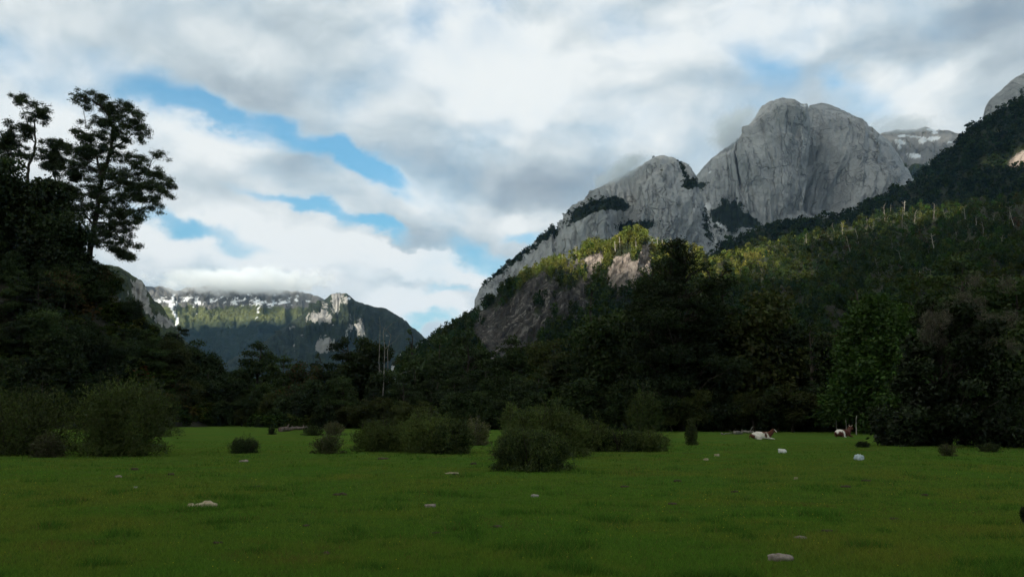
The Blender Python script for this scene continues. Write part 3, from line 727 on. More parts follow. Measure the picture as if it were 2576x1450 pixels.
    o = np_mesh("shade_clouds", V[used], re[A], m, smooth=True, attrs={"thin": ("POINT", np.concatenate([clear.ravel(), clear.ravel()])[used])})
    tag(o, "unseen white cloud sheet added overhead to shade the valley, with gaps for the sun", "shade_clouds", kind="stuff")
FAR, KNOBM = MOUNT["far"], MOUNT["knob"]
CLOUD_THIN = 0.20
shade_cloud_bank()

# ------------------------------------------------------------------ leaves and crowns
def unit(a): return a / (np.linalg.norm(a, axis=-1, keepdims=True) + 1e-9)
def leaf_quads(C, out, size, r, up=0.35, rnd=0.8, slim=0.6):
    n = len(C)
    N = unit(0.6 * out + np.array([0, 0, up]) + rnd * r.normal(size=(n, 3)))
    T = unit(np.cross(N, r.normal(size=(n, 3)))); B = np.cross(N, T)
    s = (np.asarray(size) * (0.65 + 0.7 * r.random(n)))[:, None]
    k = slim * (0.7 + 0.6 * r.random(n))[:, None]
    j = 0.35 * (r.random((n, 1)) - 0.5)
    V = np.stack([C - T * s, C + B * s * k + T * s * j, C + T * s, C - B * s * k + T * s * j], 1)
    return V
def fill_clumps(clumps, n, r, shell=3.5):
    """n points in a set of ellipsoids (cx, cy, cz, rx, ry, rz); also the outward direction"""
    c = np.array(clumps, float)
    w = (c[:, 3] * c[:, 4]) ** 0.5 * c[:, 5] ** 0.5; w = w * w; w /= w.sum()
    k = r.choice(len(c), n, p=w)
    d = unit(r.normal(size=(n, 3))) * (r.random(n) ** (1 / shell))[:, None]
    # lumps within the clump
    lump = 1 + 0.28 * vnoise(d[:, 0] * 2.3 + k * 7.1, d[:, 1] * 2.3, d[:, 2] * 2.3, 3)
    P = c[k, :3] + d * c[k, 3:] * lump[:, None]
    return P, unit(d / c[k, 3:]), k
def tints(n, base, r, spread=0.25, key=None):
    b = np.array(base, float)
    if b.ndim == 1: b = b[None]
    i = r.integers(0, len(b), n) if key is None else key % len(b)
    return b[i] * (1 + spread * (2 * r.random((n, 1)) - 1)) * (1 + 0.10 * (2 * r.random((n, 3)) - 1))
def quads_mesh(name, Q, mat, parent=None, tint=None):
    n = len(Q)
    return np_mesh(name, Q.reshape(-1, 3), np.arange(4 * n).reshape(n, 4), mat, parent, attrs={"tint": ("FACE", tint)})

# palettes: base colours of foliage, one with sunlight put in
DARK = [(0.018, 0.030, 0.010), (0.026, 0.040, 0.013), (0.022, 0.034, 0.014)]
MID = [(0.030, 0.048, 0.014), (0.040, 0.056, 0.016), (0.026, 0.046, 0.016)]
OLIVE = [(0.044, 0.056, 0.014), (0.054, 0.060, 0.016), (0.036, 0.047, 0.012)]
BRIGHT = [(0.034, 0.070, 0.012), (0.046, 0.084, 0.015), (0.028, 0.058, 0.011)]
SUNLIT_YELLOW = [(0.135, 0.150, 0.036), (0.160, 0.162, 0.042), (0.115, 0.135, 0.032)]  # sunlight on the crest trees, put into their leaf colour
RUST = [(0.070, 0.042, 0.016), (0.055, 0.040, 0.015)]
BROOM = [(0.053, 0.072, 0.017), (0.064, 0.080, 0.020), (0.042, 0.060, 0.015)]
TWIG = [(0.075, 0.065, 0.052), (0.10, 0.09, 0.075), (0.050, 0.045, 0.035)]

# ------------------------------------------------------------------ the forests of the far slopes
def forest_proto(seed, q):
    """leaf masses of one far tree, 1 m high and about 1 m wide"""
    r = np.random.default_rng(seed)
    cl = []
    for k in range(7):
        a = r.random() * 2 * pi; z = 0.42 + 0.42 * r.random(); d = 0.34 * (1 - abs(z - 0.55)) * r.random() ** 0.5
        cl.append((d * cos(a), d * sin(a), z, 0.20, 0.20, 0.13))
    cl.append((0, 0, 0.86, 0.15, 0.15, 0.13)); cl.append((0, 0, 0.3, 0.26, 0.26, 0.25))
    P, o, k = fill_clumps(cl, q, r)
    return leaf_quads(P, o, 0.075 * (110 / q) ** 0.5, r, 0.5, 0.6, 0.75), k
def forest(name, label, P, h, tint, q, seed, wide=0.8):
    r = np.random.default_rng(seed)
    n = len(P); out = np.zeros((n, q, 4, 3), np.float32); col = np.zeros((n, q, 3), np.float32)
    protos = [forest_proto(seed * 10 + i, q) for i in range(8)]
    pid = r.integers(0, 8, n); ang = r.random(n) * 2 * pi; w = wide * (0.75 + 0.5 * r.random(n))
    for i in range(8):
        s = np.where(pid == i)[0]
        Q, k = protos[i]
        c, t = np.cos(ang[s])[:, None, None], np.sin(ang[s])[:, None, None]
        x = Q[None, ..., 0] * c - Q[None, ..., 1] * t; y = Q[None, ..., 0] * t + Q[None, ..., 1] * c
        hh = h[s][:, None, None]
        out[s, :, :, 0] = x * hh * w[s][:, None, None] + P[s, 0][:, None, None]
        out[s, :, :, 1] = y * hh * w[s][:, None, None] + P[s, 1][:, None, None]
        out[s, :, :, 2] = Q[None, ..., 2] * hh + P[s, 2][:, None, None] - 0.06 * hh
        col[s] = tint[s][:, None, :] * (0.72 + 0.56 * r.random((len(s), q, 1)))
    o = quads_mesh(name, out.reshape(-1, 4, 3), FOREST, tint=col.reshape(-1, 3))
    return tag(o, label, "forest", kind="stuff")
def pick(P, u, v, r, weights):
    """per tree colour: weights is a list of (palette, share)"""
    n = len(P)
    big = fbm(P[:, 0] / 60.0, P[:, 1] / 60.0, P[:, 2] / 60.0, 3, 77)
    x = np.clip(r.random(n) * 0.6 + (big * 0.9 + 0.5) * 0.4, 0, 0.999)
    cum = np.cumsum([w for _, w in weights]); cum = cum / cum[-1]
    idx = np.searchsorted(cum, x)
    T = np.zeros((n, 3))
    for i, (pal, _) in enumerate(weights):
        s = idx == i
        if s.any(): T[s] = tints(int(s.sum()), pal, r, 0.25)
    return T
def interp_grid(mt, field):
    """looks a vertex field of a mountain up at photo points (nearest vertex)"""
    from mathutils.kdtree import KDTree
    u, v = mt.px(); uu = u[:, :mt.nf:2].ravel(); vv = v[:, :mt.nf:2].ravel(); ff = (field * np.ones_like(u))[:, :mt.nf:2].ravel()
    kd = KDTree(len(uu))
    for i in range(len(uu)): kd.insert((uu[i], vv[i], 0), i)
    kd.balance()
    return lambda a, b: np.array([ff[kd.find((x, y, 0))[1]] for x, y in zip(a, b)])

r = np.random.default_rng(5)
inview = lambda u, v: (u > -60) & (u < 2640)
f = interp_grid(RIDGE, RIDGE_ROCK)
P, u, v = RIDGE.scatter(5200, lambda u, v, Q: inview(u, v) & (v < 960), 1)
k = f(u, v) + 0.2 * r.normal(size=len(u)) < 0.36; P, u, v = P[k], u[k], v[k]
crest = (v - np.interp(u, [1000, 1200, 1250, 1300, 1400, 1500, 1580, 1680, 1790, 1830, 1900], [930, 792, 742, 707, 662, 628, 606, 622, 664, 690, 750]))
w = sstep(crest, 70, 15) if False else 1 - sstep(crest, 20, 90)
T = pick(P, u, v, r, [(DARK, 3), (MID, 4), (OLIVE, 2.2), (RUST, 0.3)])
TY = pick(P, u, v, r, [(OLIVE, .7), (SUNLIT_YELLOW, 4), (BRIGHT, 0.5)])
T = np.where((r.random(len(P)) < w * 0.95)[:, None] & (u > 1300)[:, None], TY, T)  # trees near the crest take the painted sunlit tint
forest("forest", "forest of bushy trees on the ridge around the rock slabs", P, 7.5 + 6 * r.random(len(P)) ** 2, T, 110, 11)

P, u, v = SPUR.scatter(7500, lambda u, v, Q: inview(u, v) & (v < 1000), 2)
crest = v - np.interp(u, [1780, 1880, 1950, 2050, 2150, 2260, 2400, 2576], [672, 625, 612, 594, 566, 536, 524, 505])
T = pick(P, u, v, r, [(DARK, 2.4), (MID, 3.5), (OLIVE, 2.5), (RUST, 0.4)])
TY = pick(P, u, v, r, [(OLIVE, 1.6), (SUNLIT_YELLOW, 2), (MID, 0.6)])
T = np.where((r.random(len(P)) < np.where(u < 1960, 0.9, 0.2) * (1 - sstep(crest, np.where(u < 1960, 25, 8), np.where(u < 1960, 95, 70))))[:, None], TY, T)  # sunlit tint painted on the trees along the spur's crest
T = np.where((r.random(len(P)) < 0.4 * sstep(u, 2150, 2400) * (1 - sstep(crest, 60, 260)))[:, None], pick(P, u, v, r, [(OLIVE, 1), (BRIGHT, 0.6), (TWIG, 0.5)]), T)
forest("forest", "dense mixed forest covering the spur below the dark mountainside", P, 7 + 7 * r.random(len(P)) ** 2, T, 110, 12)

f = interp_grid(SLOPE, SLOPE_ROCK)
P, u, v = SLOPE.scatter(13000, lambda u, v, Q: inview(u, v) & (v < 700), 3)
k = f(u, v) < 0.35; P, u, v = P[k], u[k], v[k]
forest("forest", "dark unbroken forest on the steep mountainside under the granite wall", P, 9 + 8 * r.random(len(P)) ** 2, pick(P, u, v, r, [(DARK, 5), (MID, 2), (OLIVE, 0.5)]), 44, 13, 1.0)

for mt, vg, n, lab, sd in ((DOME1, DOME1_VEG, 6000, "dark scrub growing on the ledges of the nearer granite dome", 14), (DOME2, DOME2_VEG, 3600, "dark scrub in the gully at the foot of the tallest granite dome", 15)):
    f = interp_grid(mt, vg)
    P, u, v = mt.scatter(n * 3, lambda u, v, Q: (v < 720) & (blob(u, v, 1500, 560, 420, 300) + blob(u, v, 1830, 540, 160, 140) > 0), sd)
    k = f(u, v) + 0.2 * r.normal(size=len(u)) > 0.55; P, u, v = P[k][:n], u[k][:n], v[k][:n]
    forest("scrub", lab, P, 3 + 5 * r.random(len(P)) ** 2, pick(P, u, v, r, [(DARK, 4), (MID, 2), (OLIVE, 0.3)]), 36, sd, 1.3)["category"] = "scrub"

f = lambda u, v, Q: (u > -200) & (u < 800) & (v < 1075)
P, u, v = HILL.scatter(2600, f, 6)
forest("undergrowth", "tangled undergrowth covering the ground of the wooded hill", P, 1.6 + 2.2 * r.random(len(P)), pick(P, u, v, r, [(DARK, 3), (MID, 2), (OLIVE, 1.5), (RUST, 0.4)]), 150, 16, 1.5)["category"] = "undergrowth"
n = 1500
uu = r.uniform(330, 2700, n)
Y_ = np.interp(uu, [-200, 0, 200, 380, 600, 700, 900, 1100, 1300, 1700, 2000, 2200, 2400, 2700], [118, 120, 135, 188, 165, 128, 132, 126, 117, 106, 103, 97, 92, 92]) + 1 + 34 * r.random(n) ** 1.6
xx = pix(uu, 1040)[0] * Y_
P = np.stack([xx, Y_, gz(xx, Y_)], -1)
forest("undergrowth", "dark undergrowth on the forest floor along the edge of the pasture", P, 0.7 + 2.0 * r.random(n) ** 1.5, pick(P, uu, uu, r, [(DARK, 3), (MID, 2), (OLIVE, 1.5), (RUST, 0.5)]), 130, 17, 1.6)["category"] = "undergrowth"

P, u, v = HILL.scatter(900, lambda u, v, Q: (u > -1450) & (u < -110), 8)
forest("forest", "dense dark trees on the wooded hill beyond the photo's left-hand edge", P, 5 + 5 * r.random(len(P)), pick(P, u, v, r, [(DARK, 3), (MID, 2), (OLIVE, 1)]), 260, 18, 0.9)

# ------------------------------------------------------------------ single trees
def limb_path(a, b, r, sag=0.12, n=6):
    a, b = np.array(a, float), np.array(b, float)
    t = np.linspace(0, 1, n)[:, None]
    L = np.linalg.norm(b - a)
    p = a + (b - a) * t + np.sin(t * pi) * np.array([0, 0, sag * L]) * 0.5
    p[1:-1] += r.normal(size=(n - 2, 3)) * L * 0.035
    return p
def tree_shape(kind, H, W, r):
    """clumps of a crown: (x, y, z, rx, ry, rz)"""
    cl = []
    if kind == "round":
        for k in range(20):
            z = H * (0.22 + 0.66 * r.random()); e = sqrt(max(0.05, 1 - ((z / H - 0.55) / 0.47) ** 2))
            a = k * 2.4 + r.random(); d = W * 0.5 * e * (0.45 + 0.4 * r.random()); s = W * (0.15 + 0.09 * r.random())
            cl.append((d * cos(a), d * sin(a), z, s, s, s * (0.6 + 0.25 * r.random())))
        cl.append((0, 0, H * 0.92, W * 0.15, W * 0.15, H * 0.07)); cl.append((W * 0.1, 0, H * 0.55, W * 0.3, W * 0.3, H * 0.25))
    elif kind == "layered":
        z = H * 0.2
        while z < H * 0.96:
            t = (z / H - 0.2) / 0.78
            R_ = W * 0.5 * (sin(pi * min(1, 0.25 + 0.72 * t)) ** 0.8) * (0.75 + 0.5 * r.random())
            for k in range(r.integers(3, 6) if t < 0.8 else 2):
                a = r.random() * 2 * pi; d = R_ * (0.4 + 0.55 * r.random()); s = W * (0.13 + 0.09 * r.random()) * (1.1 - 0.4 * t)
                cl.append((d * cos(a), d * sin(a), z + H * 0.025 * r.normal(), s, s, s * 0.34))
            z += H * (0.055 + 0.03 * r.random())
        cl.append((0, 0, H * 0.95, W * 0.10, W * 0.10, H * 0.05))
    elif kind == "pointed":
        z = H * 0.10
        while z < H * 0.97:
            t = z / H
            R_ = W * 0.5 * (1 - t) ** 0.75 * (0.8 + 0.35 * r.random())
            for k in range(5 if t < 0.75 else 2):
                a = r.random() * 2 * pi; d = R_ * (0.4 + 0.4 * r.random()); s = max(W * 0.05, R_ * (0.30 + 0.2 * r.random()))
                cl.append((d * cos(a), d * sin(a), z - 0.1 * d, s, s, s * 0.55))
            z += H * 0.06
        cl.append((0, 0, H * 0.965, W * 0.045, W * 0.045, H * 0.035))
    elif kind == "spread":
        for k in range(26):
            a = k * 2.4 + r.random(); t = r.random(); z = H * (0.3 + 0.6 * t); d = W * 0.5 * sqrt(1 - 0.75 * t * t) * (0.3 + 0.6 * r.random()); s = W * (0.11 + 0.07 * r.random())
            cl.append((d * cos(a), d * sin(a), z, s, s, s * 0.5))
        cl.append((0, 0, H * 0.9, W * 0.14, W * 0.14, H * 0.08))
    elif kind == "skirt":                       # foliage to the ground
        for k in range(46):
            a = k * 2.4 + r.random(); t = (k + 0.5) / 46; z = H * (0.06 + 0.86 * t); d = W * 0.5 * (1 - t ** 2.2) ** 0.6 * (0.55 + 0.4 * r.random()); s = W * (0.11 + 0.06 * r.random())
            cl.append((d * cos(a), d * sin(a), z, s, s, s * 0.75))
        cl.append((0, 0, H * 0.94, W * 0.12, W * 0.12, H * 0.06)); cl.append((0, 0, H * 0.4, W * 0.3, W * 0.3, H * 0.3))
    return cl
def grow(name, label, cat, kind, H, W, pal, n, size, seed, loc=(0, 0, 0), group=None, bark=BARK, clumps=None, trunk=None, slim=0.6, up=0.4, share=0.35):
    r = np.random.default_rng(seed)
    root = empty(name, loc, label, cat, group)
    cl = clumps or tree_shape(kind, H, W, r)
    if trunk is None:
        zz = np.linspace(-0.4, H * 0.9, 9)
        trunk = np.stack([0.02 * H * np.cumsum(r.normal(size=9)) * 0.4, 0.02 * H * np.cumsum(r.normal(size=9)) * 0.4, zz], 1); trunk[:2, :2] = 0
    g = Geo(); r0 = 0.018 * H + 0.06
    g.tube(trunk, r0 * np.linspace(1.25, 0.2, len(trunk)), 7, wob=0.2)
    T = np.asarray(trunk)
    for c in cl:
        c = np.array(c[:3]); d = np.hypot(c[0], c[1])
        zb = max(T[0, 2] + 0.15 * H, c[2] - 0.55 * d - 0.03 * H)
        i = int(np.argmin(np.abs(T[:, 2] - zb)))
        g.tube(limb_path(T[i], c, r), np.linspace(max(0.25 * r0, 0.02), 0.012 * (1 + H / 12), 6), 5, cap=False, wob=0.2)
    t = g.build("trunk", bark, root)
    P, o, k = fill_clumps(cl, n, r)
    j_ = r.random(n) < 0.35
    P = P + j_[:, None] * r.normal(size=P.shape) * np.array([0.035, 0.035, 0.022]) * W
    m2 = P[:, 2] > 0.02
    P, o, k = P[m2], o[m2], k[m2]
    Q = leaf_quads(P, o, size, r, up, 0.8, slim)
    sh = 1 + share * (2 * _hash(k, k * 0 + seed, k * 0, 5) - 1)
    c = quads_mesh("crown", Q, LEAF, root, tints(len(P), pal, r, 0.28) * sh[:, None])
    KIDS[root.name] = [t, c]
    return root

from mathutils.bvhtree import BVHTree
def bvh_of(mt):
    return BVHTree.FromPolygons([tuple(p) for p in mt.V.reshape(-1, 3)], grid_faces(mt.nu, mt.nt).tolist())
HILL_BVH = bvh_of(HILL)
def hill_z(x, y):
    h = HILL_BVH.ray_cast(Vector((x, y, 400)), Vector((0, 0, -1)))
    g = float(gz(x, y))
    return max(g, h[0].z) if h[0] is not None else g
def hill_hit(u, v):
    a, b = pix(u, v)
    h = HILL_BVH.ray_cast(Vector((0, 0, EYE)), Vector((float(a), 1, float(b))).normalized())
    return h[0]

# prototypes, one of each kind; the rest are copies standing elsewhere
PROTO = {}
def proto(key, *a, **k):
    PROTO[key] = [grow(*a, **k), False]
def plant(key, u, v_top, Y, label, group=None, rz=None, wide=1.0, z=None, h=None, r=rng):
    """a copy of a kind of tree, standing at depth Y with its top at the given photo height"""
    root, used = PROTO[key]
    x = float(pix(u, v_top)[0]) * Y if z is None else u
    if z is None: z = hill_z(x, Y) - 0.05
    if h is None: h = float(at(u, v_top, Y)[2]) - z
    s = h / SIZE[key]
    loc, sc_ = (x, Y, z), (s * wide, s * wide, s)
    rz = r.random() * 6.28 if rz is None else rz
    if not used:
        PROTO[key][1] = True
        root.location = loc; root.scale = sc_; root.rotation_euler = (0, 0, rz); root["label"] = label
        if group: root["group"] = group
        return root
    return dup(root, loc, rz, sc_, label, group)
SIZE = {}
for key, name, kind, H, W, pal, n, size, seed in (
        ("round", "evergreen_tree", "round", 10, 8, DARK, 13000, 0.165, 1), ("round2", "evergreen_tree", "round", 11, 7.5, MID, 13000, 0.165, 2), ("olive", "evergreen_tree", "round", 10, 7, OLIVE, 12500, 0.16, 3),
        ("layered", "layered_tree", "layered", 14, 9, DARK, 15000, 0.17, 4), ("layered2", "layered_tree", "layered", 15, 10, MID, 15500, 0.17, 5), ("pointed", "pointed_tree", "pointed", 14, 6.5, DARK, 14000, 0.16, 6),
        ("pointed2", "pointed_tree", "pointed", 16, 6, MID, 14000, 0.16, 7), ("rust", "evergreen_tree", "round", 9, 6, MID + RUST, 11500, 0.155, 8), ("bright", "leafy_tree", "skirt", 12, 9, BRIGHT, 30000, 0.145, 9), ("skirt", "evergreen_tree", "skirt", 9, 7, DARK + MID, 14000, 0.16, 10)):
    SIZE[key] = H
    proto(key, name, "", "tree", kind, H, W, pal, n, size, seed)

# trees that stand out along the edge of the forest: kind, u, top, depth, label
named = [
    ("layered2", 652, 856, 190, "layered tree breaking the skyline under the far mountain's shaded slope"),
    ("layered", 452, 818, 190, "round-topped dark tree against the sunlit mountain, where the wooded hill's skyline runs out"),
    ("round", 500, 850, 185, "low dark tree beside the last tall one of the wooded hill's skyline"),
    ("pointed2", 1030, 822, 170, "tall dark tree just left of the notch between the knob and the rock ridge"),
    ("layered", 868, 845, 165, "broad dark tree covering the left foot of the pale knob cliffs"),
    ("round2", 912, 843, 160, "bushy tree between the two broad dark ones under the rocky knob"),
    ("layered2", 715, 892, 170, "low tree with a reddish neighbour in the dip of the tree line"),
    ("rust", 760, 905, 160, "small reddish-brown tree in the lowest dip of the tree line"),
    ("pointed", 800, 886, 165, "slim dark tree in the dip of the tree line below the knob"),
    ("layered", 1178, 832, 150, "dark spreading tree in front of the left end of the rock ridge"),
    ("round", 1110, 836, 165, "dark tree under the notch where the ridge meets the sky"),
    ("layered2", 1292, 842, 140, "broad dark tree hiding the lower left part of the rock slabs"),
    ("olive", 1400, 846, 135, "olive-green tree below the middle of the rock slabs"),
    ("pointed2", 1492, 706, 125, "tall dark tree standing left of the tallest dark tree, under the pink slabs"),
    ("round2", 1560, 770, 120, "dark bushy tree filling the gap left of the tallest dark tree"),
    ("pointed2", 1652, 650, 113, "dark spire-topped tree touching the tallest dark tree on its left"),
    ("pointed2", 1772, 652, 113, "dark spire-topped tree squeezed between the tallest dark tree and the pointed green one"),
    ("round", -45, 352, 150, "highest dark tree at the photo's left-hand edge, left of the slim crooked tree"),
    ("round2", 8, 388, 152, "dark round tree at the foot of the slim crooked tree, by the left edge"),
    ("skirt", 112, 446, 152, "dark bushy tree under the smaller round tree of the hill's skyline"),
    ("round", 158, 520, 152, "dark bushy tree on the hill's skyline left of the tall ragged tree's trunk"),
    ("pointed", 1826, 655, 112, "pointed green tree close on the right of the tallest dark tree"),
    ("olive", 1898, 722, 112, "yellowish-green tree stepping down from the pointed tree"),
    ("round", 1985, 800, 112, "low dark round tree above the white-faced cow"),
    ("pointed2", 2140, 702, 105, "dark tall tree behind the bright green leafy tree"),
    ("bright", 2205, 735, 88, "bright green leafy tree standing behind the red-brown cow"),
    ("layered2", 2405, 636, 95, "tall green tree rising behind the grey twiggy thicket"),
    ("round2", 2548, 694, 92, "dark green tree at the photo's right-hand edge behind the big dark bush"),
    ("pointed2", 2045, 812, 105, "slim dark tree between the low round tree and the bright green one"),
]
for key, u_, v_, Y_, lab in named: plant(key, u_, v_, Y_, lab, wide=1.15 if key == "bright" else 1.0)

# the tallest tree of the right-hand forest, with flat feathery tiers
r = np.random.default_rng(77)
Yt = 108.0; k_ = Yt / F_PX
x_t = float(pix(1712, 900)[0]) * Yt
def cl_px(lst, Y, u0, r, deep=1.0):
    """clumps given in photo units around the axis u0, as local metres"""
    out = []
    for u_, v_, ru, rv in lst:
        p = at(u_, v_, Y)
        out.append((p[0] - float(pix(u0, v_)[0]) * Y, r.normal() * ru * Y / F_PX * 0.7 * deep, p[2], ru * Y / F_PX, ru * Y / F_PX * 0.9, rv * Y / F_PX))
    return out
tiers = [(1713, 594, 7, 6), (1712, 602, 11, 6)]
for v_ in np.arange(608, 720, 8.5):
    w_ = float(np.interp(v_, [600, 630, 690, 720], [10, 36, 72, 92]))
    for q_ in range(4 if v_ < 650 else 7): tiers.append((1712 + r.uniform(-1, 1) * w_, v_ + r.normal() * 2 + 1, 15 + 13 * r.random(), 4.6 + 2.0 * r.random()))
    tiers.append((1712 + r.normal() * 4, v_, 16, 9)); tiers.append((1712 + r.normal() * 6, v_ + 4, 20, 9))
for v_ in np.arange(720, 1065, 14):
    w_ = np.interp(v_, [720, 850, 1000, 1065], [95, 125, 120, 90])
    for q_ in range(5): tiers.append((1712 + r.uniform(-1, 1) * w_, v_ + r.normal() * 5, 30 + 22 * r.random(), 11 + 6 * r.random()))
cl = cl_px(tiers, Yt, 1712, r, 1.6)
zt = float(gz(x_t, Yt))
tr_ = np.stack([np.zeros(10), np.zeros(10), np.linspace(-0.3, 23.4, 10)], 1); tr_[:, 0] += np.linspace(0, 0.3, 10) * np.sin(np.arange(10))
grow("coihue_tree", "tallest dark tree of the forest edge, its feathery tiers standing against the sunlit ridge", "tree", None, 24, 12, DARK, 80000, 0.15, 41, (x_t, Yt, zt), clumps=cl, trunk=tr_, slim=0.5)

# the rest of the forest edge: rows of trees that close behind the meadow
edge_u = [-200, 0, 200, 380, 600, 700, 900, 1100, 1300, 1700, 2000, 2200, 2400, 2700]
edge_Y = [118, 120, 135, 188, 165, 128, 132, 126, 117, 106, 103, 97, 92, 92]
tops_u = [380, 480, 560, 600, 680, 760, 830, 900, 1000, 1060, 1150, 1250, 1320, 1420, 1500, 1600, 1700, 1830, 1950, 2050, 2150, 2300, 2400, 2600]
tops_v = [850, 880, 900, 905, 925, 935, 900, 880, 880, 878, 866, 878, 872, 856, 775, 780, 760, 730, 790, 820, 780, 780, 720, 720]
r = np.random.default_rng(21)
kinds = ["round", "round2", "olive", "layered", "layered2", "pointed", "skirt", "round2", "pointed2", "layered", "pointed", "rust"]
def edge_label(u_, row):
    if row == 0: return "low bushy tree in the front row of the forest edge behind the pasture", "front row of the forest edge"
    if u_ < 1120: return "dark tree of the low wood below the far mountain and the knob", "trees of the low wood in the valley's middle"
    if u_ < 1950: return "dark tree of the wood below the rock slabs", "trees of the wood below the rock slabs"
    return "dark tree of the wood behind the two cows", "trees of the wood behind the cows"
for row, (step, back, drop) in enumerate(((50, 0, 105), (64, 10, 60), (60, 22, 30), (70, 38, 12))):
    u_ = 385.0 + r.random() * 30
    while u_ < 2610:
        Y_ = float(np.interp(u_, edge_u, edge_Y)) + back + r.normal() * 2.5
        top = float(np.interp(u_, tops_u, tops_v)) + drop + abs(r.normal()) * 26
        if row == 0: top = max(top, 950 + r.random() * 60)
        lab, grp = edge_label(u_, row)
        plant(("skirt" if r.random() < 0.6 else "olive") if row == 0 else kinds[r.integers(0, len(kinds))], u_, top, Y_, lab, grp, wide=(1.25 if row == 0 else 1.0) * (0.85 + 0.4 * r.random()), r=r)
        u_ += step * (0.7 + 0.6 * r.random())

# trees of the near hill
r = np.random.default_rng(33)
P, u, v = HILL.scatter(900, lambda u, v, Q: (u > -120) & (u < 720) & (v < 1065), 34)
kept = []
for p in P:
    if all((p[0] - q[0]) ** 2 + (p[1] - q[1]) ** 2 + ((p[2] - q[2]) * 0.8) ** 2 > 3.1 ** 2 for q in kept): kept.append(p)
kept = kept[:170]
sky_u = [-200, 0, 60, 130, 175, 200, 235, 290, 330, 370, 420, 480, 560, 650, 760]
sky_v = [380, 400, 430, 470, 545, 600, 640, 668, 722, 790, 824, 852, 880, 890, 900]
for p in kept:
    key = ["round", "round2", "layered", "olive", "skirt", "round", "rust", "layered2"][r.integers(0, 8)]
    h = 5.5 + 4.5 * r.random()
    uu, vv = project(np.array([[p[0], p[1], p[2] + h]]))
    lim = float(np.interp(uu[0], sky_u, sky_v)) + 6 + abs(r.normal()) * 10
    if vv[0] < lim: h -= (lim - vv[0]) * p[1] / F_PX
    if h < 2.2: continue
    plant(key, p[0], None, p[1], "dark bushy tree covering the steep wooded hill", "trees covering the wooded hill", z=p[2] - 0.15, h=h, wide=0.9 + 0.4 * r.random(), r=r)

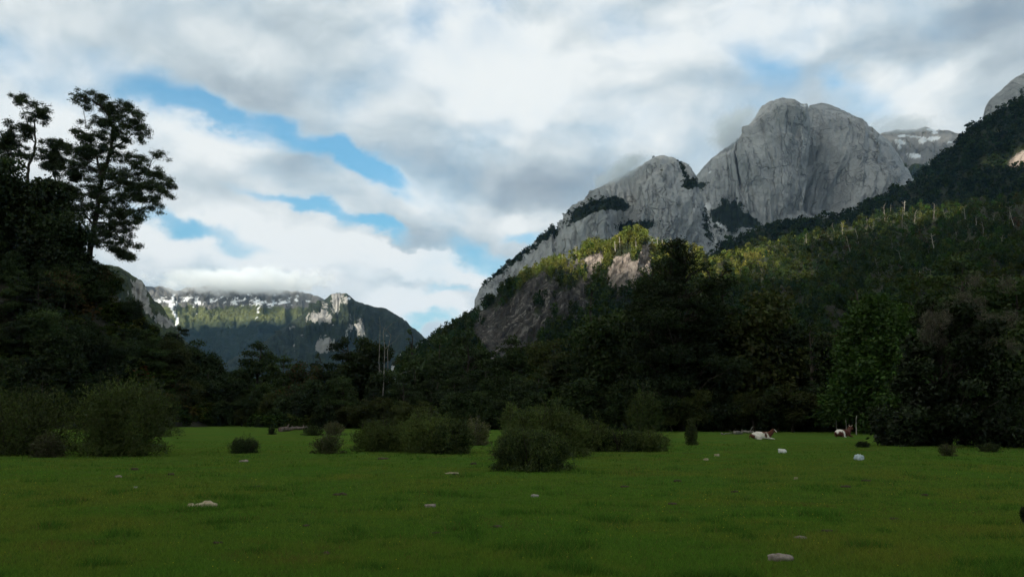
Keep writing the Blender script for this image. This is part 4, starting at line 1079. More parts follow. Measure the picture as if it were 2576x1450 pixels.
# the tall ragged tree of the hill and its slim neighbours, shaped after their outlines
def outline_tree(name, label, clumps_c, trunk_c, forks_c, twigs_c, base_v, n, size, seed, rad, sprays=120, outline=None, holes=()):
    """outlines noted in a 2.16x enlargement of the photo's upper left corner"""
    U = lambda x: x * 0.4623
    Vv = lambda y: 167.6 + y * 0.4623
    r = np.random.default_rng(seed)
    tu, tv = U(trunk_c[0][0]), Vv(trunk_c[0][1])
    hit = hill_hit(tu, base_v)
    while hit is None:
        base_v += 6; hit = hill_hit(tu, base_v)
    Y = hit.y; base = np.array(hit); k = Y / F_PX
    root = empty(name, hit, label, "tree")
    loc = lambda x, y, d=0.0: at(U(x), Vv(y), Y) - base + np.array([0, d, 0])
    tp = np.array([(0, 0, -0.5)] + [loc(x, y) for x, y in trunk_c])
    dense = np.concatenate([np.linspace(tp[i], tp[i + 1], 5)[:-1] for i in range(len(tp) - 1)] + [tp[-1:]])
    dense += 0.05 * r.normal(size=dense.shape)
    g = Geo(); g.tube(dense, rad * np.linspace(1, 0.16, len(dense)) ** 0.8, 9, wob=0.25)
    nodes = [(p, rad * max(0.16, 1 - i / len(dense))) for i, p in enumerate(dense)]
    for fk in forks_c:
        fp = np.array([loc(x, y, d) for x, y, d in fk])
        fd = np.concatenate([np.linspace(fp[i], fp[i + 1], 4)[:-1] for i in range(len(fp) - 1)] + [fp[-1:]])
        fd[1:] += 0.06 * r.normal(size=fd[1:].shape)
        g.tube(fd, rad * np.linspace(0.42, 0.10, len(fd)), 7, wob=0.2)
        nodes += [(p, rad * (0.42 - 0.3 * i / len(fd))) for i, p in enumerate(fd)]
    for tw in twigs_c:
        fp = np.array([loc(x, y) for x, y in tw]); g.tube(fp, np.linspace(0.09, 0.03, len(fp)), 5)
        for q_ in range(5):
            i = r.integers(0, len(fp) - 1); a = fp[i] + (fp[i + 1] - fp[i]) * r.random()
            g.tube(np.array([a, a + np.array([r.normal() * .5, r.normal() * .3, 0.3 + 0.5 * r.random()])]), [0.035, 0.015], 4)
    NP = np.array([q[0] for q in nodes]); cl = []; sc_px = 0.4623 * k
    C = np.array(clumps_c, float)
    lo, hi = (C[:, :2] - C[:, 2:]).min(0), (C[:, :2] + C[:, 2:]).max(0)
    if outline is not None:
        lo, hi = np.minimum(lo, np.min(outline, 0)), np.maximum(hi, np.max(outline, 0))
    def inside(x, y):
        n_, c_ = len(outline), False
        for i in range(n_):
            (x1, y1), (x2, y2) = outline[i], outline[i - 1]
            if (y1 > y) != (y2 > y) and x < (x2 - x1) * (y - y1) / (y2 - y1) + x1: c_ = not c_
        return c_
    tries = 0
    while len(cl) < sprays and tries < sprays * 60:
        tries += 1
        x, y = lo + (hi - lo) * r.random(2)
        e = np.hypot((x - C[:, 0]) / C[:, 2], (y - C[:, 1]) / C[:, 3]).min()
        if e > 0.95 and not (outline is not None and inside(x, y) and r.random() < 0.62): continue
        if any(((x - gx_) / ga) ** 2 + ((y - gy_) / gb) ** 2 < 1 for gx_, gy_, ga, gb in holes): continue
        if vnoise(x / 34.0, y / 26.0, 0, seed) < -0.48: continue
        i = int(np.argmin(np.abs(dense[:, 2] - loc(x, y)[2])))
        cc = loc(x, y)
        half = abs(cc[0] - dense[i][0]) + 1.0
        cc = cc + np.array([0, r.uniform(-1, 1) * min(half, 4.2) * 0.8, 0])
        rx = (15 + 15 * r.random()) * sc_px
        cl.append((*cc, rx, rx * 0.9, rx * (0.50 + 0.30 * r.random())))
        score = np.linalg.norm(NP - cc, axis=1) + 1.3 * np.maximum(0, NP[:, 2] - cc[2] + 0.25)
        i = int(np.argmin(score))
        pth = limb_path(nodes[i][0], cc, r, 0.06, 5)
        if r.random() < 0.6: g.tube(pth, np.linspace(min(0.11, max(0.04, nodes[i][1] * 0.45)), 0.022, 5), 5, cap=False, wob=0.2)
        if len(cl) % 3 == 0:                              # later sprays may spring from this branch
            NP = np.concatenate([NP, pth[2:4]]); nodes += [(pth[2], 0.07), (pth[3], 0.05)]
    g.build("trunk", BARK, root)
    P, o, kk = fill_clumps(cl, n, r, 1.7)
    far_ = r.random(len(P)) < 0.35
    P = P + far_[:, None] * r.normal(size=P.shape) * np.array([0.36, 0.36, 0.24])
    Q = leaf_quads(P, o, size, r, 0.5, 0.9, 0.6)
    quads_mesh("crown", Q, LEAF, root, tints(len(P), [(0.034, 0.050, 0.020), (0.046, 0.064, 0.026), (0.028, 0.042, 0.018)], r, 0.3))
    return root
big = [(470, 165, 55, 28), (530, 160, 40, 32), (450, 190, 34, 18), (555, 185, 22, 26), (590, 225, 30, 38), (650, 235, 40, 32), (705, 222, 42, 26), (735, 262, 26, 36), (655, 290, 60, 36), (762, 322, 36, 34), (540, 310, 50, 34), (460, 370, 44, 34), (525, 385, 56, 34),
       (625, 340, 60, 44), (715, 360, 62, 40), (788, 405, 22, 18), (420, 475, 42, 34), (475, 445, 52, 34), (560, 470, 46, 30), (680, 420, 62, 34), (745, 478, 60, 30), (860, 485, 44, 24), (898, 512, 18, 14), (445, 535, 46, 34), (620, 520, 60, 34), (695, 560, 80, 34),
       (800, 578, 60, 22), (875, 610, 44, 24), (540, 625, 50, 34), (650, 630, 74, 34), (750, 652, 80, 30), (850, 645, 60, 28), (898, 682, 26, 14), (470, 700, 56, 36), (565, 705, 60, 40), (660, 712, 72, 34), (760, 712, 70, 34), (840, 722, 44, 20), (802, 772, 34, 18),
       (405, 760, 60, 40), (485, 785, 50, 40), (620, 780, 74, 34), (705, 800, 60, 32), (742, 842, 34, 22), (430, 850, 44, 30), (410, 700, 40, 26), (618, 862, 60, 32), (700, 872, 54, 26), (560, 905, 40, 30), (590, 940, 46, 26), (645, 945, 52, 26), (705, 960, 34, 20),
       (600, 992, 60, 20), (672, 1012, 44, 18), (712, 1038, 20, 14)]
outline_tree("ragged_tree", "tall ragged tree with a crooked crown and leaning top, highest on the wooded hill", big,
             [(482, 1095), (492, 1000), (507, 900), (525, 800), (540, 700), (552, 610), (585, 520), (608, 420), (614, 330), (592, 262), (548, 215), (500, 182)],
             [[(550, 610, 0), (536, 500, -.5), (505, 430, -1), (485, 375, -1)], [(545, 680, 0), (610, 640, 1), (700, 580, 1.4), (790, 565, 1.2)], [(530, 800, 0), (600, 740, -1), (700, 690, -1.5)], [(520, 850, 0), (580, 850, .6), (620, 900, 1), (660, 960, 1)], [(600, 450, 0), (660, 400, .8), (720, 340, 1)], [(515, 870, 0), (450, 800, 1), (410, 750, 1.3)]],
             [[(470, 330), (462, 280), (455, 240)], [(455, 360), (430, 335), (405, 320)], [(740, 655), (860, 672), (930, 690)], [(810, 550), (835, 490), (870, 450)], [(850, 480), (890, 470), (912, 500)]], 690, 200000, 0.112, 51, 0.62, 950,
             [(415, 165), (440, 135), (500, 128), (560, 150), (570, 190), (600, 190), (650, 200), (700, 195), (750, 205), (755, 260), (795, 330), (800, 390), (770, 430), (800, 460), (850, 470), (840, 540), (850, 560), (925, 605), (930, 640), (900, 700),
              (870, 740), (820, 790), (770, 800), (775, 860), (740, 890), (740, 930), (690, 960), (720, 1030), (650, 1030), (580, 1010), (540, 980), (500, 960), (470, 920), (400, 890), (390, 830), (340, 770), (310, 700), (340, 660), (430, 660), (440, 560), (385, 490), (400, 400), (430, 330),
              (490, 300), (540, 290), (560, 250), (520, 210), (430, 205)],
             [(562, 572, 22, 18), (465, 625, 34, 24), (582, 850, 12, 26), (715, 762, 20, 12), (770, 520, 26, 16), (560, 985, 26, 16), (830, 690, 30, 12), (640, 905, 18, 10), (430, 800, 14, 22), (510, 520, 10, 22), (690, 500, 14, 12)])
slim = [(95, 160, 30, 24), (132, 200, 28, 22), (172, 198, 20, 12), (235, 232, 34, 24), (242, 268, 26, 18), (150, 265, 40, 22), (200, 288, 24, 14), (100, 322, 40, 22), (142, 342, 40, 22), (110, 372, 44, 24), (40, 410, 54, 40), (85, 440, 50, 34), (120, 470, 34, 24), (20, 470, 50, 34), (5, 400, 30, 30)]
outline_tree("slim_tree", "slim crooked tree with tufted branches, left of the tall ragged tree", slim, [(150, 600), (160, 530), (186, 470), (191, 400), (189, 330), (186, 295), (200, 262)],
             [[(186, 410, 0), (160, 370, .3), (142, 300, .5), (125, 250, .5), (100, 185, .4)], [(150, 560, 0), (110, 500, .5), (70, 450, .5)]], [[(245, 212), (270, 215), (285, 216)]], 520, 32000, 0.125, 52, 0.34, 180)
small = [(300, 415, 56, 30), (275, 468, 44, 30), (342, 440, 34, 24), (310, 505, 54, 34), (255, 520, 50, 34), (330, 560, 70, 34), (398, 590, 48, 28), (310, 640, 64, 36), (385, 680, 54, 34), (350, 722, 50, 36), (370, 640, 40, 30), (250, 470, 30, 20)]
outline_tree("round_tree", "smaller round tree between the slim crooked tree and the tall ragged one", small, [(290, 720), (300, 640), (305, 560), (300, 480), (298, 420)], [[(300, 640, 0), (350, 610, .4), (395, 592, .5)], [(298, 690, 0), (340, 690, .3), (385, 684, .3)]], [], 600, 36000, 0.125, 53, 0.22, 200)

# ------------------------------------------------------------------ bushes of the pasture
def bush(name, label, u, ru, v_top, v_base, pal, seed, n=14000, size=0.075, group=None, thin=0.0, deep=0.9, slim=0.22, cat="bush", stem_mat=BARK, lean=0.0):
    """a bush with its foot at (u, v_base), half width ru and top v_top in photo units; many fine upright sprays"""
    r = np.random.default_rng(seed)
    x, Y = on_ground(u, v_base)
    k = Y / F_PX
    W = ru * k * 1.12; Yc = Y + W * deep * 0.75
    H = float(at(u, v_top, Yc)[2])
    x = float(pix(u, v_base)[0]) * Yc
    z = float(gz(x, Yc))
    root = empty(name, (x, Yc, z - 0.03), label, cat, group)
    cl = []
    m = max(8, int(12 + 10 * min(W / 1.0, 2.5)))
    for i in range(m):
        a = i * 2.4 + r.random(); t = (i + 0.5) / m
        d = W * sqrt(t) * 0.92; top = H * (1 - 0.42 * t ** 2.0) * (0.86 + 0.2 * r.random())
        s = W * (0.20 + 0.08 * r.random())
        for f in np.arange(0.12, 1.0, 0.26):
            zc = top * f * 0.86
            sp = (0.55 + 0.45 * min(1, f * 1.5)) if thin < 0.5 else (0.3 + 0.7 * f)
            cl.append((d * cos(a) * sp + lean * zc, d * sin(a) * deep * sp, zc, s, s * deep, max(top * 0.20, 0.06)))
    for i in range(int(m * 1.6)):                  # sprays that stand out of the outline
        a = r.random() * 6.28; t = sqrt(r.random()); d = W * t * (0.85 + 0.3 * r.random()); zc = H * (1 - 0.62 * t ** 1.8) * (0.72 + 0.48 * r.random())
        cl.append((d * cos(a) + lean * zc, d * sin(a) * deep, zc, W * 0.07, W * 0.07, H * 0.17))
    for i in range(m):                             # and a loose foot
        a = r.random() * 6.28; d = W * (0.72 + 0.28 * r.random())
        cl.append((d * cos(a), d * sin(a) * deep, H * 0.10, W * 0.16, W * 0.16, H * 0.10))
    P, o, kk = fill_clumps(cl, n, r, 1.8)
    fl = r.random(len(P)) < 0.25
    P = P + fl[:, None] * r.normal(size=P.shape) * np.array([0.09, 0.09, 0.07]) * min(W, 1.5)
    keep = P[:, 2] > 0.02; P, o, kk = P[keep], o[keep], kk[keep]
    T = unit(np.stack([P[:, 0] / W * 0.7, P[:, 1] / W * 0.7, 0.7 + 0 * P[:, 0]], 1) + 0.75 * r.normal(size=P.shape))
    N = unit(np.cross(T, r.normal(size=P.shape))); s = (size * 0.8 * (0.6 + 0.8 * r.random(len(P))))[:, None]; w = s * slim * 1.35
    Q = np.stack([P - T * s, P + N * w, P + T * s, P - N * w], 1)
    sh = 1 + 0.30 * (2 * _hash(kk // 4, kk * 0 + seed, kk * 0, 9) - 1)
    c = quads_mesh("foliage", Q, LEAF, root, tints(len(P), pal, r, 0.3) * sh[:, None])
    g = Geo()
    for i in range(int(10 + 6 * min(W, 2.5))):
        a = r.random() * 6.28; t = sqrt(r.random()); e = np.array([W * t * 0.75 * cos(a) + lean * H, W * t * 0.75 * deep * sin(a), H * (1.06 - 0.4 * t * t) * (0.8 + 0.34 * r.random())])
        p = limb_path((e[0] * 0.15, e[1] * 0.15, -0.05), e, r, 0.05, 5)
        g.tube(p, np.linspace(0.018 + 0.008 * W, 0.004, 5), 4, cap=False)
    t = g.build("stems", stem_mat, root)
    KIDS[root.name] = [t, c]
    return root
B_ = "broom bushes scattered over the pasture"
DRYB = [(0.070, 0.070, 0.030), (0.062, 0.076, 0.026), (0.085, 0.076, 0.044)]
bush("broom_bush", "wide grey-green bush at the photo's left-hand edge, below the wooded hill", 30, 165, 952, 1146, BROOM + OLIVE[2:], 1, 26000, 0.085, B_)
bush("broom_bush", "big rounded grey-green bush with a ragged foot, second from the left edge", 305, 112, 938, 1148, BROOM, 2, 24000, 0.085, B_)
bush("broom_bush", "smaller bush leaning out from behind the big rounded one at left", 398, 52, 960, 1098, BROOM + DARK, 3, 9000, 0.09, B_)
bush("broom_bush", "low bush at the foot of the wide bush by the left edge", 118, 38, 1085, 1150, DRYB, 4, 5000, 0.06, B_)
bush("broom_bush", "left end of the long clump of broom in mid-pasture", 968, 78, 1050, 1136, BROOM, 5, 16000, 0.075, B_)
bush("broom_bush", "tallest middle bush of the long clump of broom in mid-pasture", 1085, 85, 1026, 1140, BROOM, 6, 20000, 0.078, B_)
bush("broom_bush", "darker bush at the near side of the long broom clump", 1135, 52, 1052, 1141, BROOM + DARK, 7, 12000, 0.075, B_)
bush("broom_bush", "bush with bare pale twigs at the far end of the long broom clump", 1196, 36, 1048, 1120, DRYB, 8, 6000, 0.08, B_, stem_mat=GREYWOOD)
bush("broom_bush", "nearest dark round bush, standing alone in front of the others", 1340, 92, 1066, 1182, DARK + BROOM, 9, 30000, 0.055, B_)
bush("broom_bush", "large domed bush directly behind the nearest dark round bush", 1378, 98, 1012, 1150, BROOM, 10, 26000, 0.075, B_)
bush("broom_bush", "low bush right behind the nearest round bush, in the row that runs on from it", 1482, 62, 1050, 1136, BROOM, 11, 14000, 0.075, B_)
bush("broom_bush", "low bush in the middle of the row on from the nearest round bush", 1562, 58, 1072, 1136, BROOM + DARK, 12, 12000, 0.07, B_)
bush("broom_bush", "last low bush of the row, at the foot of the slender pale one", 1632, 46, 1078, 1136, BROOM, 13, 9000, 0.07, B_)
bush("willow_bush", "slender pale-green upright bush taller than its neighbours, at the end of the row", 1626, 46, 968, 1112, MID + BROOM, 14, 16000, 0.085, None, 0.6)
bush("willow_bush", "tall narrow bush between the broom clump and the domed bush", 1287, 30, 1003, 1112, BROOM, 15, 8000, 0.085, None, 0.6)
bush("round_bush", "small dense dark bush sitting alone on the open pasture at left", 612, 33, 1096, 1141, DARK + MID, 16, 9000, 0.045, None, lean=0.15)
bush("round_bush", "tiny bush beside the fallen log", 684, 11, 1071, 1092, DARK, 17, 1500, 0.07, None)
bush("round_bush", "low bush touching the right end of the fallen log", 786, 26, 1066, 1096, DARK + BROOM, 18, 4000, 0.07, None)
bush("reedy_bush", "thin reedy bush behind the sparse tuft, right of the fallen log", 840, 28, 1058, 1096, DRYB, 19, 4500, 0.085, None, 0.6)
bush("reedy_bush", "sparse reedy tuft in front of the long broom clump's left end", 826, 42, 1088, 1141, DRYB + BROOM, 20, 5500, 0.06, None, 0.6)
bush("sapling", "upright little evergreen sapling standing alone, left of the white-faced cow", 1740, 14, 1050, 1119, MID + OLIVE, 21, 4500, 0.055, None, cat="sapling")
bush("round_bush", "low dark shrub on the grass in front of the red-brown cow", 2172, 16, 1110, 1128, DARK, 22, 2500, 0.045, None)
bush("reedy_bush", "thin yellowish seedling bush in front of the big dark thicket", 2384, 22, 1110, 1146, DRYB + OLIVE, 23, 2500, 0.05, None, 0.6)
bush("round_bush", "low rounded shrub on the grass right of the big dark thicket", 2492, 24, 1112, 1138, OLIVE + DARK, 24, 3500, 0.05, None)
bush("reedy_bush", "dark grass-like tuft cut by the photo's right-hand edge", 2586, 16, 1256, 1314, DARK, 25, 2000, 0.035, None, 0.6)

# the big dark thicket at right, with grey lichen-hung twigs in its middle
r = np.random.default_rng(61)
xb, Yb = on_ground(2385, 1128); Yb += 3.2; xb = float(pix(2385, 1128)[0]) * Yb
cl = []
for i in range(120):
    u_ = 2385 + 140 * r.uniform(-1, 1); e = 1 - abs((u_ - 2385) / 150) ** 2.2
    v_ = r.uniform(1122 - 370 * e, 1122)
    p = at(u_, v_, Yb); s = 0.50 + 0.35 * r.random()
    cl.append((p[0] - xb, r.normal() * 1.6, max(p[2], 0.3), s, s, s * 0.7))
thick = grow("thicket_tree", "big dark thicket reaching to the ground, grey twigs in its crown, right of the cows", "tree", None, 7.5, 6, DARK, 42000, 0.13, 62, (xb, Yb, float(gz(xb, Yb))), clumps=cl, slim=0.5,
             trunk=np.stack([0.15 * np.sin(np.arange(9)), 0 * np.arange(9), np.linspace(-0.3, 6.4, 9)], 1))
tw = [(float(at(u_, v_, Yb)[0]) - xb, -1.2 + 0.9 * r.normal(), float(at(u_, v_, Yb)[2]), 0.55, 0.5, 0.55) for u_, v_ in zip(2395 + 62 * r.normal(size=34), 815 + 42 * r.normal(size=34))]
P, o, kk = fill_clumps(tw, 16000, r, 2)
T = unit(r.normal(size=P.shape) + np.array([0, 0, -0.5])); N = unit(np.cross(T, r.normal(size=P.shape))); s = (0.13 * (0.5 + r.random(len(P))))[:, None]
quads_mesh("twigs", np.stack([P - T * s, P + N * s * 0.07, P + T * s, P - N * s * 0.07], 1), LEAF, thick, tints(len(P), TWIG, r, 0.3))

# ------------------------------------------------------------------ bare dead trunks
def snag(name, label, loc, H, seed, group=None, mat=PALEWOOD, lean=0.05, limbs=5, rad=None):
    r = np.random.default_rng(seed); g = Geo()
    n = 7; t = np.linspace(0, 1, n); a = r.random() * 6.28
    p = np.stack([lean * H * t ** 1.5 * cos(a) + 0.012 * H * r.normal(size=n), lean * H * t ** 1.5 * sin(a) + 0.012 * H * r.normal(size=n), -0.03 * H + 1.03 * H * t], 1)
    rd = rad or 0.022 * H
    g.tube(p, rd * np.linspace(1.15, 0.35, n), 6, wob=0.3)
    for i in range(limbs):
        k = r.integers(3, n); b = r.random() * 6.28; L = H * (0.10 + 0.15 * r.random())
        g.tube(limb_path(p[k], p[k] + L * np.array([cos(b), sin(b), 0.35 + 0.5 * r.random()]), r, 0.1, 4), np.linspace(rd * 0.4, rd * 0.12, 4), 4, cap=False)
    o = g.build(name, mat); o.location = loc
    return tag(o, label, "dead tree", group)
SPUR_BVH = bvh_of(SPUR); RIDGE_BVH = bvh_of(RIDGE)
def first_hit(trees, u, v):
    a, b = pix(u, v); d = Vector((float(a), 1, float(b))).normalized(); best = None
    for t in trees:
        h = t.ray_cast(Vector((0, 0, EYE)), d)
        if h[0] is not None and (best is None or h[3] < best[1]): best = (h[0], h[3])
    return best[0] if best else None
SN = "bare pale trunks standing in the forest of the spur"
spots = [(2319, 494, 522), (2275, 508, 540), (2183, 549, 568), (2119, 564, 600), (2141, 608, 656), (2269, 540, 585), (2499, 540, 583), (2508, 546, 584), (2538, 530, 583), (2552, 544, 580), (2457, 552, 590), (2288, 570, 608), (2196, 605, 636), (2409, 590, 626),
         (2314, 680, 718), (2322, 684, 720), (2331, 678, 718), (2340, 690, 720), (2240, 520, 545), (2226, 528, 556), (2080, 590, 612), (2100, 572, 596), (2160, 580, 612), (2350, 520, 552), (2380, 535, 566), (2430, 530, 566), (2475, 560, 598), (2350, 600, 634),
         (2245, 600, 630), (2300, 545, 575), (2520, 600, 632), (2130, 660, 690), (1928, 580, 604), (2028, 590, 612), (2390, 660, 690), (2210, 660, 690), (2060, 640, 668), (2270, 640, 672)]
r = np.random.default_rng(8)
special = {(2319, 494, 522): "tallest forked pale trunk breaking the skyline of the spur's upper right", (2141, 608, 656): "single bright leaning pale trunk halfway down the forested spur"}
for i, (u_, v0, v1) in enumerate(spots):
    h = first_hit([SPUR_BVH], u_, v1)
    if h is None: continue
    H = (v1 - v0) / F_PX * h.y * (1.0 + 0.5 * r.random())
    sp = special.get((u_, v0, v1))
    near = r.random() > 0.7
    snag("dead_tree", sp or "bare pale dead trunk among the trees of the forested spur", h, H, 200 + i, None if sp else SN, PALEWOOD if near else GREYWOOD, 0.05 + 0.12 * r.random(), int(3 + 6 * r.random()), (0.014 + 0.012 * r.random()) * H)
for i, (u_, v0, v1) in enumerate([(1655, 596, 622), (1668, 600, 624), (1688, 598, 622), (1702, 604, 626), (1560, 594, 616), (1600, 596, 618), (1640, 598, 620), (1450, 622, 646), (1415, 640, 662), (1752, 606, 632), (1548, 606, 626)]):
    h = first_hit([RIDGE_BVH], u_, v1 + 8)
    if h is not None: snag("dead_tree", "sunlit bare trunk among the trees on the crest of the rocky ridge", h, (v1 - v0) / F_PX * h.y * 1.35, 300 + i, "sunlit bare trunks on the ridge crest", PALEWOOD, 0.06, 4, 0.45)
for i, (u_, v0, Y_, lab) in enumerate([(955, 828, 150, "left one of the three tall pale dead trunks below the rocky knob"), (971, 838, 146, "middle, longest visible one of the pale dead trunks below the rocky knob"), (983, 842, 150, "right, slightly leaning one of the pale dead trunks below the rocky knob")]):
    p = at(u_, v0, Y_); snag("dead_tree", lab, (p[0], Y_, 0), float(p[2]), 320 + i, None, GREYWOOD, 0.03, 3, 0.12)
for i, (u_, v0, v1, Y_, lab, ln) in enumerate([(2151, 1044, 1083, 82, "tall pale leaning pole standing just behind the red-brown cow", .1), (2128, 1054, 1083, 84, "shorter grey pole behind the back of the red-brown cow", .06), (2104, 1056, 1080, 88, "thin faint pole left of the red-brown cow at the forest edge", .03)]):
    p = at(u_, v0, Y_); snag("wooden_pole", lab, (p[0], Y_, float(gz(p[0], Y_))), float(p[2]), 340 + i, None, PALEWOOD if i == 0 else GREYWOOD, ln, 0, 0.05)["category"] = "pole"

# ------------------------------------------------------------------ fallen wood
def fallen(name, label, pts, rad, seed, mat, stubs=4, cat="log"):
    """a trunk lying on the grass through points (u, v, lift) of the photo"""
    r = np.random.default_rng(seed); g = Geo(); W = []
    for u_, v_, up in pts:
        x, Y = on_ground(u_, v_); W.append((x, Y, float(gz(x, Y)) + up))
    W = np.array(W); o = W[len(W) // 2].copy(); W = W - o
    D = np.concatenate([np.linspace(W[i], W[i + 1], 5)[:-1] for i in range(len(W) - 1)] + [W[-1:]]); D[:, 2] += 0.03 * r.normal(size=len(D))
    g.tube(D, rad * np.linspace(1.05, 0.7, len(D)) * (1 + 0.12 * r.normal(size=len(D))), 9, wob=0.35)
    for i in range(stubs):
        k = r.integers(1, len(D) - 1); b = r.random() * 6.28
        g.tube(limb_path(D[k], D[k] + np.array([cos(b) * 0.5, sin(b) * 0.3, 0.25 + 0.4 * r.random()]) * (0.5 + r.random()), r, 0.1, 4), np.linspace(rad * 0.35, rad * 0.1, 4), 5)
    ob = g.build(name, mat); ob.location = o
    return tag(ob, label, cat)
REDWOOD = bark_material("weathered_wood", (0.075, 0.05, 0.04), (0.22, 0.17, 0.145), 3.0)
fallen("fallen_log", "thick weathered reddish log lying at the far edge of the pasture, left of the centre", [(704, 1084, 0.2), (735, 1083, 0.28), (772, 1081, 0.3)], 0.27, 1, REDWOOD, 5)
fallen("fallen_timber", "grey fallen trunk lying in the grass left of the white-faced cow", [(1848, 1092, 0.12), (1870, 1091, 0.2), (1896, 1091, 0.22)], 0.17, 2, GREYWOOD, 4)
fallen("fallen_branch", "thin grey branch stretching left from the fallen trunk by the white-faced cow", [(1815, 1093, 0.05), (1835, 1092, 0.1), (1862, 1091, 0.14)], 0.06, 3, GREYWOOD, 3, "branch")
fallen("fallen_branch", "pale thin branch lying at the forest edge right of the white-faced cow", [(1972, 1083, 0.5), (1990, 1083, 0.55), (2006, 1083, 0.5)], 0.05, 4, GREYWOOD, 1, "branch")

# ------------------------------------------------------------------ stones, wood scraps and dung on the grass
def stone_material(name, a, b, scale=14):
    m, q, out = material(name)
    p = q.new("ShaderNodeTexCoord").outputs["Object"]
    n = q.noise(p, scale, 5, 0.6)
    surface(q, out, q.mix(q.ramp(n, 0.3, 0.7), a, b), 0.9, n, 0.02)
    return m
ST = {"pink": stone_material("pinkish_stone", (0.15, 0.12, 0.10), (0.28, 0.235, 0.205)), "white": stone_material("white_stone", (0.40, 0.40, 0.37), (0.66, 0.66, 0.62)), "blue": stone_material("bluish_stone", (0.28, 0.33, 0.36), (0.46, 0.52, 0.56)),
      "tan": stone_material("bleached_wood", (0.26, 0.21, 0.135), (0.44, 0.37, 0.26)), "brown": stone_material("dung", (0.035, 0.026, 0.016), (0.075, 0.055, 0.035)), "grey": stone_material("grey_stone", (0.20, 0.19, 0.17), (0.34, 0.32, 0.28))}
def stone(name, label, u, v, wpx, hpx, mat, seed, cat="stone", group=None, flat=0.7):
    """a lump whose foot is at (u, v), wpx wide and hpx high in photo units"""
    x, Y = on_ground(u, v); k = Y / F_PX; r = np.random.default_rng(seed)
    W, H = wpx * k / 2, hpx * k
    nu, nv = 28, 14
    a, b = np.meshgrid(np.linspace(0, 2 * pi, nu, endpoint=False), np.linspace(-pi / 2, pi / 2, nv), indexing="ij")
    X, Yy, Z = np.cos(a) * np.cos(b), np.sin(a) * np.cos(b), np.sin(b)
    d = 1 + 0.55 * fbm(X * 1.2 + seed, Yy * 1.2, Z * 1.2, 3, seed) + 0.10 * fbm(X * 4, Yy * 4 + seed, Z * 4, 2, seed) + 0.22 * np.cos(a * 3 + seed) * np.cos(b) ** 2 + 0.13 * np.cos(a * 5 + 2 * seed) * np.cos(b) ** 2
    sq = np.sign(Z) * np.abs(Z) ** flat
    V = np.stack([X * d * W, Yy * d * W * 0.7, (sq * d * 0.55 + 0.30) * H], -1).reshape(-1, 3)
    i, j = np.meshgrid(np.arange(nu), np.arange(nv - 1), indexing="ij")
    p = (i * nv + j).ravel(); q_ = (((i + 1) % nu) * nv + j).ravel()
    o = np_mesh(name, V, np.stack([p, q_, q_ + 1, p + 1], 1), mat, smooth=True)
    o.location = (x, Y + W * 0.6, float(gz(x, Y)) + 0.0)
    return tag(o, label, cat, group)
stone("flat_stone", "flat pinkish-grey stone, the largest and nearest one, low right on the grass", 1962, 1407, 52, 20, ST["pink"], 1, flat=0.8)
stone("bleached_driftwood", "long bleached wood piece lying on the grass at lower left, twice notched", 516, 1278, 50, 15, ST["tan"], 2, "wood")
stone("bleached_driftwood", "small bleached wood chip beside the left end of the long bleached piece", 479, 1278, 16, 9, ST["tan"], 3, "wood")
stone("white_stone", "clean white stone on the grass below the white-faced cow", 1970, 1140, 19, 12, ST["white"], 4)
stone("bluish_stone", "rounded bluish-white stone on the grass, below the red-brown cow", 2165, 1158, 22, 14, ST["blue"], 5)
stone("flat_stone", "small pinkish stone in the middle of the open grass", 1080, 1271, 24, 9, ST["pink"], 6)
stone("flat_stone", "small pale oblong stone below the nearest dark round bush", 1345, 1244, 18, 7, ST["grey"], 7)
stone("flat_stone", "thin brownish stone half sunk in the grass above the largest flat stone", 2018, 1353, 26, 7, ST["pink"], 8)
stone("flat_stone", "small pale stone on the grass below the big rounded bush at left", 297, 1201, 14, 6, ST["pink"], 9)
stone("flat_stone", "tiny pale stone right below the small pale stone under the left bush", 340, 1228, 11, 5, ST["grey"], 10)
stone("flat_stone", "tan stone pair's larger member, left of the clean white stone", 1804, 1147, 12, 6, ST["tan"], 11)
stone("flat_stone", "tan stone nearer than its twin, left of the clean white stone", 1777, 1156, 12, 6, ST["tan"], 12)
stone("flat_stone", "thin pale wood sliver on the grass left of the nearest dark round bush", 1135, 1185, 26, 4, ST["tan"], 13, "wood")
stone("flat_stone", "little tan stone with a brown shadow, right of the sliver of pale stone", 2003, 1207 - 6, 10, 6, ST["tan"], 14)["label"] = "little tan stone midway between the clean white stone and the largest flat stone"
stone("bleached_twigs", "heap of bleached twigs on the grass just below the small round bush", 614, 1156, 20, 6, ST["pink"], 15, "wood")
DG = "cow dung and bare soil lumps on the pasture"
r = np.random.default_rng(91)
for i, (u_, v_) in enumerate([(335, 1180), (640, 1222), (860, 1243), (845, 1245), (1145, 1190), (1190, 1165), (960, 1151), (1570, 1218), (2180, 1205), (2130, 1222), (1850, 1232), (1250, 1320), (770, 1322), (2080, 1335), (1690, 1262), (430, 1195), (820, 1390), (2330, 1240), (545, 1366), (1095, 1335), (1705, 1205), (2250, 1300)]):
    stone("dung", "dark brown lump of old cow dung lying in the grass", u_, v_, 12 + 12 * r.random(), 4 + 3 * r.random(), ST["brown"], 100 + i, "dung", DG)

